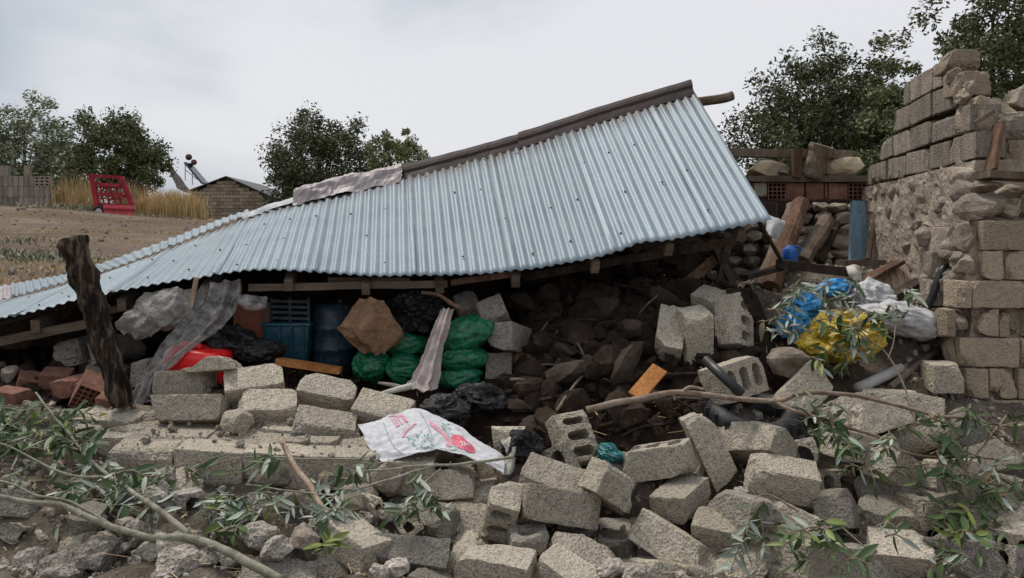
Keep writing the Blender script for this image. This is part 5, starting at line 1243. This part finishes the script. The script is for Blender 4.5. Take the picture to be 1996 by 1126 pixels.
# ================================================================ stones and mortar lumps one can pick out
def stone_at(px, py, Y, s, mat, lb, seed, grp=None, nm='stone', sq=(1,1,.75), cat='stone', cuts=7, rough=.15):
    v, f = rock(s, seed, 3, cuts, rough, sq); o = mk(nm, xf(v, Euler((random.Random(seed).uniform(-.4,.4),)*2+(random.Random(seed+1).uniform(0,6),)).to_matrix(), P(px,py,Y)), f, M[mat], None)
    return tag(o, lb, cat, grp)
stone_at(1538,705,5.45,.30,'stone','rounded grey boulder beside the small slotted block',901)
stone_at(462,822,5.12,.22,'block','wedge of broken block on the upper edge of the fallen wall',902, nm='block_fragment', cat='block fragment')
for i, (px, py, Y, s) in enumerate(((320,932,4.6,.26),(312,965,4.45,.22),(175,1010,4.2,.2),(190,1085,4.05,.3),(300,1075,4.05,.26),(355,1060,4.1,.24),(345,1100,3.95,.3),(120,1110,3.95,.26),(60,1095,4.0,.22),(510,1045,4.15,.26),(592,1048,4.12,.2),(540,1070,4.05,.2),(735,1040,4.3,.14),(775,1105,3.95,.15),(755,1000,4.45,.16),(715,1010,4.42,.14),(740,1115,3.9,.12),(150,950,4.5,.18),(430,1010,4.35,.16),(250,1030,4.2,.2),(665,1005,4.45,.16),(1010,1005,4.5,.1),(1190,1110,3.95,.16),(1240,1120,3.9,.18),(1430,990,4.6,.14),(1440,965,4.6,.15),(45,1010,4.3,.2),(25,950,4.6,.25),(90,1040,4.2,.16),(410,1085,4.0,.2),(1770,965,4.7,.2),(1820,900,5.0,.2),(1960,985,4.6,.16),(1990,1000,4.5,.2),(1850,1010,4.5,.18),(380,950,4.6,.14),(545,925,4.8,.26),(640,930,4.75,.2),(760,930,4.75,.3),(590,975,4.6,.24),(700,975,4.6,.3))):
    dark = i in (10,18,19,36,37,38,39,40)
    stone_at(px, py, Y, s*.88, 'stone' if dark else 'mortar', 'brown earthy stone in the shade of the fallen wall' if dark else 'rough pale lump of broken mortar in the foreground rubble', 920+i, 'earthy stones' if dark else 'mortar lumps', 'stone' if dark else 'mortar_lump', (1,.9,.7), 'stone' if dark else 'mortar lump', 6, .22)
rr = random.Random(61); k = 0
while k < 290:
    px = rr.uniform(985,1460); py = 545+305*rr.random()**.85
    Y = float(np.interp(py,[540,580,640,720,800,850],[6.5,6.3,6.0,5.7,5.4,5.2])); x = (px-CX_)/F_*Y; z = mound(x, Y); s = rr.choice((.08,.11,.14,.18,.24,.34))*rr.uniform(.85,1.15)
    if px > 1240 and py > 690: s *= .6
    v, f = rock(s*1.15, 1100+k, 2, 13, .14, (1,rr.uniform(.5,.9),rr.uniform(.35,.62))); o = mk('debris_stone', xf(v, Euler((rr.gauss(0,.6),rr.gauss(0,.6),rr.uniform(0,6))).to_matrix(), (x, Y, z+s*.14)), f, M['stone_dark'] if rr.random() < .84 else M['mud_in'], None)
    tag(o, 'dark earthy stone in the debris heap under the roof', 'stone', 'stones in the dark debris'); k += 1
k = 0
while k < 40:
    px = rr.uniform(-30,300); py = rr.uniform(650,800); Y = float(np.interp(py,[650,720,800],[6.6,6.1,5.5])); x = (px-CX_)/F_*Y; s = rr.uniform(.08,.2)
    v, f = rock(s, 1300+k, 2, 7, .16, (1,.9,.65)); o = mk('debris_stone', xf(v, rotm(rr), (x, Y, mound(x,Y)+s*.18)), f, M['stone_dark'] if rr.random() < .5 else M['stone'], None)
    tag(o, 'grey brown stone in the dark corner behind the post', 'stone', 'stones behind the post'); k += 1
# fine rubble: gravel, grit and chips over the whole mound
def grit(name, n, smin, smax, test, mat, label, seed, sub=1):
    rr = random.Random(seed); parts = []; c = 0
    while c < n:
        y = rr.uniform(3.75,8.2)**1.0; x = rr.uniform(-4.6,4.6)
        if abs(x) > y*.72 or not test(x,y): continue
        s = smin*(smax/smin)**(rr.random()**2.2); v, f = rock(s, rr.randrange(60), sub, 4, .2, (1,.9,.7)); parts.append((xf(v, rotm(rr), (x, y, mound(x,y)+s*.12)), f)); c += 1
    return tag(mk(name, *join(parts), mat, None), label, 'rubble', kind='stuff')
_rk = rock; _cache = {}
def rock(size, seed, sub=3, cuts=6, rough=.12, squash=(1,1,.75)):
    if sub > 1: return _rk(size, seed, sub, cuts, rough, squash)
    key = (seed, sub, cuts)
    if key not in _cache: _cache[key] = _rk(1.0, seed, sub, cuts, rough, squash)
    v, f = _cache[key]; return v*size, f
grit('rubble_chips', 3600, .012, .085, lambda x,y: not shade_zone(x,y), M['mortar'], 'pale chips and grit of broken mortar between the blocks', 71)
grit('rubble_chips', 2600, .015, .09, lambda x,y: not shade_zone(x,y), M['stone'], 'brown stone chips and clods between the blocks', 72)
grit('dark_rubble', 3400, .02, .12, shade_zone, M['stone_dark'], 'dark clods and chips of the debris under the roof', 73)
# straw and twigs littered over the rubble
rr = random.Random(77); V, fs = [], []; parts = []
for _ in range(1500):
    y = rr.uniform(3.8,7.6); x = rr.uniform(-3.4,3.2)
    if abs(x) > y*.7: continue
    z = mound(x,y)+rr.uniform(.01,.06); a = rr.uniform(0,6.3); L = rr.uniform(.03,.14); d = Vector((math.cos(a),math.sin(a),rr.uniform(-.3,.3)))*L; w = Vector((-math.sin(a),math.cos(a),0))*rr.uniform(.0012,.004)
    p = Vector((x,y,z)); b = len(V); V += [p-w, p+w, p+d+w, p+d-w]; fs.append((b,b+1,b+2,b+3))
tag(mk('litter', V, fs, M['straw'], None), 'bits of straw and twig littered over the rubble', 'litter', kind='stuff')
for i in range(40):
    px = rr.uniform(1000,1420); py = rr.uniform(560,850); Y = float(np.interp(py,[540,580,640,720,800,850],[6.5,6.3,6.0,5.7,5.4,5.2])); p = Vector(((px-CX_)/F_*Y, Y, 0)); p.z = mound(p.x,p.y)+.05
    a = rr.uniform(-1.4,1.4); d = Vector((math.cos(a), rr.uniform(-.5,.3), math.sin(a)*.7+.1))*rr.uniform(.08,.24)
    tag(mk('twig', *tube(catmull([p-d, p+Vector((0,0,.02)), p+d], 6), rr.uniform(.005,.012), 5, .2), M['wood_dark'] if i % 3 else M['wood'], None), 'brown stick lying in the dark debris under the roof', 'stick', 'sticks in the dark debris')

# ================================================================ broken branches with leaves
def leaf_mesh(name, mat, L, Wd, bend):
    n = 5; V, fs = [], []
    for i in range(n+1):
        t = i/n; w = Wd*math.sin(math.pi*min(1,t*.92+.04))**.8*(1-.35*t); z = -bend*t*t*L; V += [(-w/2, t*L, z+.12*w), (0, t*L, z-.10*w), (w/2, t*L, z+.12*w)]
    for i in range(n):
        a = i*3; fs += [(a,a+1,a+4,a+3),(a+1,a+2,a+5,a+4)]
    me = bpy.data.meshes.new(name); me.from_pydata(V, [], fs); me.materials.append(mat); me.polygons.foreach_set('use_smooth', [True]*len(me.polygons)); return me
LEAF = {'g': [leaf_mesh('leaf', M['leaf'], .10, .034, b) for b in (.15,.35,-.1)], 's': [leaf_mesh('leaf', M['leaf_silver'], .095, .027, b) for b in (.1,.3,-.15)], 'b': [leaf_mesh('leaf', M['leaf_brown'], .075, .03, b) for b in (.5,.9)], 'y': [leaf_mesh('leaf', M['leaf_yellow'], .085, .032, b) for b in (.2,.4)]}
def orient(p, d, up):
    d = d.normalized(); x = d.cross(up)
    if x.length < 1e-3: x = d.cross(Vector((1,0,.1)))
    x.normalize(); z = x.cross(d).normalized(); return Matrix.Translation(p)@Matrix((x,d,z)).transposed().to_4x4()
def branch(name, label, mains, sprays, bark, seed, mix=('g','g','g','s','s','y')):
    """mains: list of (points, r0, r1); sprays: (px,py,Y, dx,dy(px per spray), n leaves, kind weights)"""
    rr = random.Random(seed); first = P(*mains[0][0][0])
    root = empty(name, first, label, 'branch', 'broken branches'); parts = []; cnt = 0
    wood_ = []
    for pts, r0, r1 in mains:
        n = len(pts)*6; path = catmull([P(*p) for p in pts], n)
        path = [q+Vector((nv(q,6,(seed,0,0)),nv(q,6,(0,seed,0)),nv(q,6,(0,0,seed))))*.012 for q in path]
        wood_.append(tube(path, [r0+(r1-r0)*i/(n-1) for i in range(n)], 8, .16, True, seed))
        for q in range(max(1,n//9)):    # knots and side stubs
            i = rr.randrange(2,n-2); d = Vector((rr.gauss(0,1),rr.gauss(0,1),rr.gauss(0,1))).normalized(); r = r0+(r1-r0)*i/(n-1)
            wood_.append(tube([path[i], path[i]+d*r*2.6], [r*.6, r*.35], 6))
    for (px, py, Y, dx, dy, n, *kk) in sprays:
        kinds = kk[0] if kk else mix; a = P(px,py,Y); b = P(px+dx,py+dy,Y+rr.uniform(-.12,.06)); mid = a.lerp(b,.5)+Vector((0,0,.02))
        path = catmull([a, mid, b+Vector((0,0,-.015))], 10); wood_.append(tube(path, [.0048-.00035*i for i in range(10)], 5))
        L = (b-a).length; td = (b-a).normalized()
        for i in range(n):
            t = .12+.88*(i+rr.random()*.6)/n; k = min(int(t*9), 8); p = path[k].lerp(path[k+1], t*9-k) if t < 1 else path[-1]
            side = td.cross(Vector((0,-.6,.8))).normalized()*(1 if i % 2 else -1)
            d = td*rr.uniform(.35,.9)+side*rr.uniform(.5,1.0)+Vector((rr.gauss(0,.28),rr.gauss(0,.28),rr.gauss(-.05,.28)))
            up = Vector((rr.gauss(0,.55), -.5+rr.gauss(0,.5), .8+rr.gauss(0,.4)))
            kd = rr.choice(kinds); M4 = orient(p, d, up)@Matrix.Diagonal((rr.uniform(.65,1.35),1,1,1))@Matrix.Scale(rr.uniform(.45,1.25),4)
            inst('leaf', rr.choice(LEAF[kd]), M4, root); cnt += 1
    mk('wood', *join(wood_), bark, root, True)
    return root
G = ('g','g','g','g','g','g','s','b'); SV = ('s','s','s','s','g','b'); MX = ('g','g','g','s','s','g','s','b')
def scatter(seed, boxes):
    """sprays scattered through boxes (x0,y0,x1,y1,n,Ynear@y1,Yfar@y0, kinds)"""
    rr = random.Random(seed); o = []
    for (x0,y0,x1,y1,n,Ya,Yb,kd) in boxes:
        for _ in range(n):
            px = rr.uniform(x0,x1); py = rr.uniform(y0,y1); Y = Yb+(Ya-Yb)*(py-y0)/max(1,y1-y0); an_ = rr.uniform(0,6.3); L = rr.uniform(30,75)
            o.append((px,py,Y-rr.uniform(.02,.12),math.cos(an_)*L,abs(math.sin(an_))*L*.6-8,rr.randrange(5,9),kd))
    return o
branch('fallen_branch', 'forked lichen grey branch lying across the bottom left rubble',
  [([(548,1132,3.82),(470,1090,3.9),(380,1050,4.0),(280,1045,4.02),(190,1015,4.05),(110,985,4.08),(-10,966,4.08)], .024, .012), ([(378,1049,4.0),(300,985,4.2),(215,930,4.45),(150,865,4.7),(70,765,5.0)], .016, .006), ([(230,1028,4.05),(150,985,4.15),(60,960,4.18),(0,935,4.25)], .009,.005), ([(215,932,4.45),(120,920,4.4),(60,890,4.45),(0,865,4.5)],.008,.004)],
  scatter(1, [(0,860,220,960,12,4.5,4.7,MX),(120,920,340,1000,11,4.35,4.55,MX),(0,930,120,1080,5,4.1,4.5,SV),(180,950,330,1040,5,4.2,4.4,SV)]), M['bark'], 1)
branch('fallen_branch', 'dense leafy bough piled at the left edge below the dark corner',
  [([(-20,880,4.75),(40,840,4.85),(90,810,4.95),(150,800,5.05)], .012, .005)], scatter(2, [(-10,785,170,870,40,4.75,5.1,('g','g','g','s','y'))]), M['bark'], 2)
branch('fallen_branch', 'thin leafy twigs trailing below the fallen wall and printed sack',
  [([(1000,890,4.52),(900,905,4.5),(830,908,4.5),(720,918,4.52),(690,922,4.54)], .009, .005), ([(855,905,4.5),(760,935,4.48),(660,960,4.45),(600,962,4.45),(480,945,4.5)], .008, .004), ([(860,915,4.48),(825,945,4.42),(780,1000,4.3)], .005, .003), ([(700,898,4.6),(600,893,4.62),(480,890,4.65),(380,920,4.6)], .005, .003)],
  scatter(3, [(540,880,560,900,2,4.6,4.62,G),(630,905,700,935,5,4.52,4.55,MX),(580,955,690,1000,7,4.42,4.48,SV),(780,940,850,1000,8,4.35,4.42,MX),(340,960,520,1010,16,4.38,4.5,('s','s','s','g','y')),(440,1000,520,1060,5,4.15,4.3,G),(250,905,380,950,5,4.5,4.62,G),(640,960,680,1010,3,4.4,4.5,SV)]), M['bark'], 3)
branch('fallen_branch', 'stout peeled stick leaning on the fallen wall', [([(548,858,4.72),(575,905,4.6),(600,942,4.5),(632,990,4.38),(662,1030,4.28)], .014, .018)], [], M['stick'], 4)
branch('fallen_branch', 'long forked branch stretching from the slotted block to the pier',
  [([(1142,797,4.9),(1240,778,4.92),(1328,766,4.94),(1420,776,4.9),(1510,782,4.85),(1560,768,4.82),(1640,768,4.78),(1720,782,4.72),(1780,800,4.68),(1880,816,4.65),(1965,832,4.62)], .021, .007), ([(1510,783,4.85),(1545,800,4.78),(1620,820,4.72),(1700,848,4.66),(1780,885,4.6),(1870,890,4.6),(1965,897,4.6)], .013, .005), ([(1330,766,4.94),(1345,755,4.92),(1372,760,4.9)], .012,.008)],
  scatter(5, [(1560,800,1670,870,9,4.55,4.72,('g','g','g','g','s')),(1640,830,1760,920,7,4.5,4.65,MX),(1740,780,1860,880,8,4.55,4.66,G),(1590,770,1640,790,2,4.74,4.8,SV),(1860,770,1960,860,6,4.6,4.7,G),(1880,895,1960,930,4,4.55,4.6,SV)]), M['bark_brown'], 5)
branch('fallen_branch', 'silvery leaf sprays bending over the yellow and blue sacks',
  [([(1790,830,4.95),(1765,760,5.1),(1735,700,5.25),(1700,665,5.3),(1650,640,5.32)], .007, .004), ([(1730,700,5.25),(1750,630,5.35),(1745,590,5.4)], .004,.003), ([(1700,665,5.3),(1620,590,5.4),(1560,560,5.5)], .004,.003)],
  scatter(6, [(1490,600,1560,660,6,5.35,5.45,SV),(1540,540,1680,590,10,5.4,5.5,('s','g','s')),(1600,600,1720,690,12,5.28,5.36,('g','g','s')),(1700,560,1760,620,3,5.4,5.5,SV),(1560,670,1680,705,6,5.25,5.32,('g','y','s'))]), M['bark_brown'], 6)
branch('fallen_branch', 'silvery willow spray hanging over the block at the foot of the heap',
  [([(1560,995,4.15),(1500,965,4.2),(1470,975,4.12),(1455,1040,3.98)], .005,.003)],
  [(1490,975,4.15,-35,60,12,('g','g','s')),(1462,1010,4.05,-20,70,14,('s',)),(1455,1050,3.98,-30,55,12,('s',)),(1480,1005,4.1,10,50,8,('g','s'))], M['bark_brown'], 7)
branch('fallen_branch', 'green leaf sprays covering the blocks at the bottom right of the heap',
  [([(1510,990,4.2),(1580,1030,4.0),(1640,1060,3.92),(1720,1130,3.85)], .005,.003), ([(1620,1010,4.0),(1690,1070,3.9),(1750,1120,3.85)],.004,.003)],
  scatter(8, [(1560,1010,1640,1060,6,3.95,4.05,('g','g','g','y','s')),(1570,1060,1680,1126,4,3.85,3.95,G),(1700,1020,1730,1050,2,3.95,4.0,G)]), M['bark_brown'], 8)
branch('fallen_branch', 'leafy bough hanging down in front of the pier foot',
  [([(1965,805,4.75),(1930,850,4.7),(1890,900,4.6),(1872,950,4.5),(1890,985,4.42),(1840,1010,4.4)], .009,.005), ([(1996,940,4.55),(1930,955,4.5),(1890,985,4.42)], .007,.004), ([(1940,975,4.35),(1975,1035,4.25)], .003,.002)],
  scatter(9, [(1830,880,1920,1000,12,4.42,4.62,G),(1840,980,1900,1060,9,4.25,4.42,('g','g','g','y')),(1800,870,1850,960,4,4.5,4.62,G),(1900,930,1990,985,6,4.45,4.55,G),(1850,1060,1960,1120,6,4.05,4.2,('s','g'))]), M['bark_brown'], 9)
# small yellow-green seedling among the front rubble
sdl = branch('seedling', 'small yellow green seedling between mortar lumps at the front', [([(635,1095,4.0),(632,1070,4.0),(630,1045,4.0)], .004,.002)], [(634,1085,4.0,-8,-30,7,('y',)),(632,1075,4.0,12,-25,7,('y','g')),(636,1090,3.98,10,-40,6,('y',))], M['bark'], 10); sdl['category'] = 'plant'
del sdl['group']
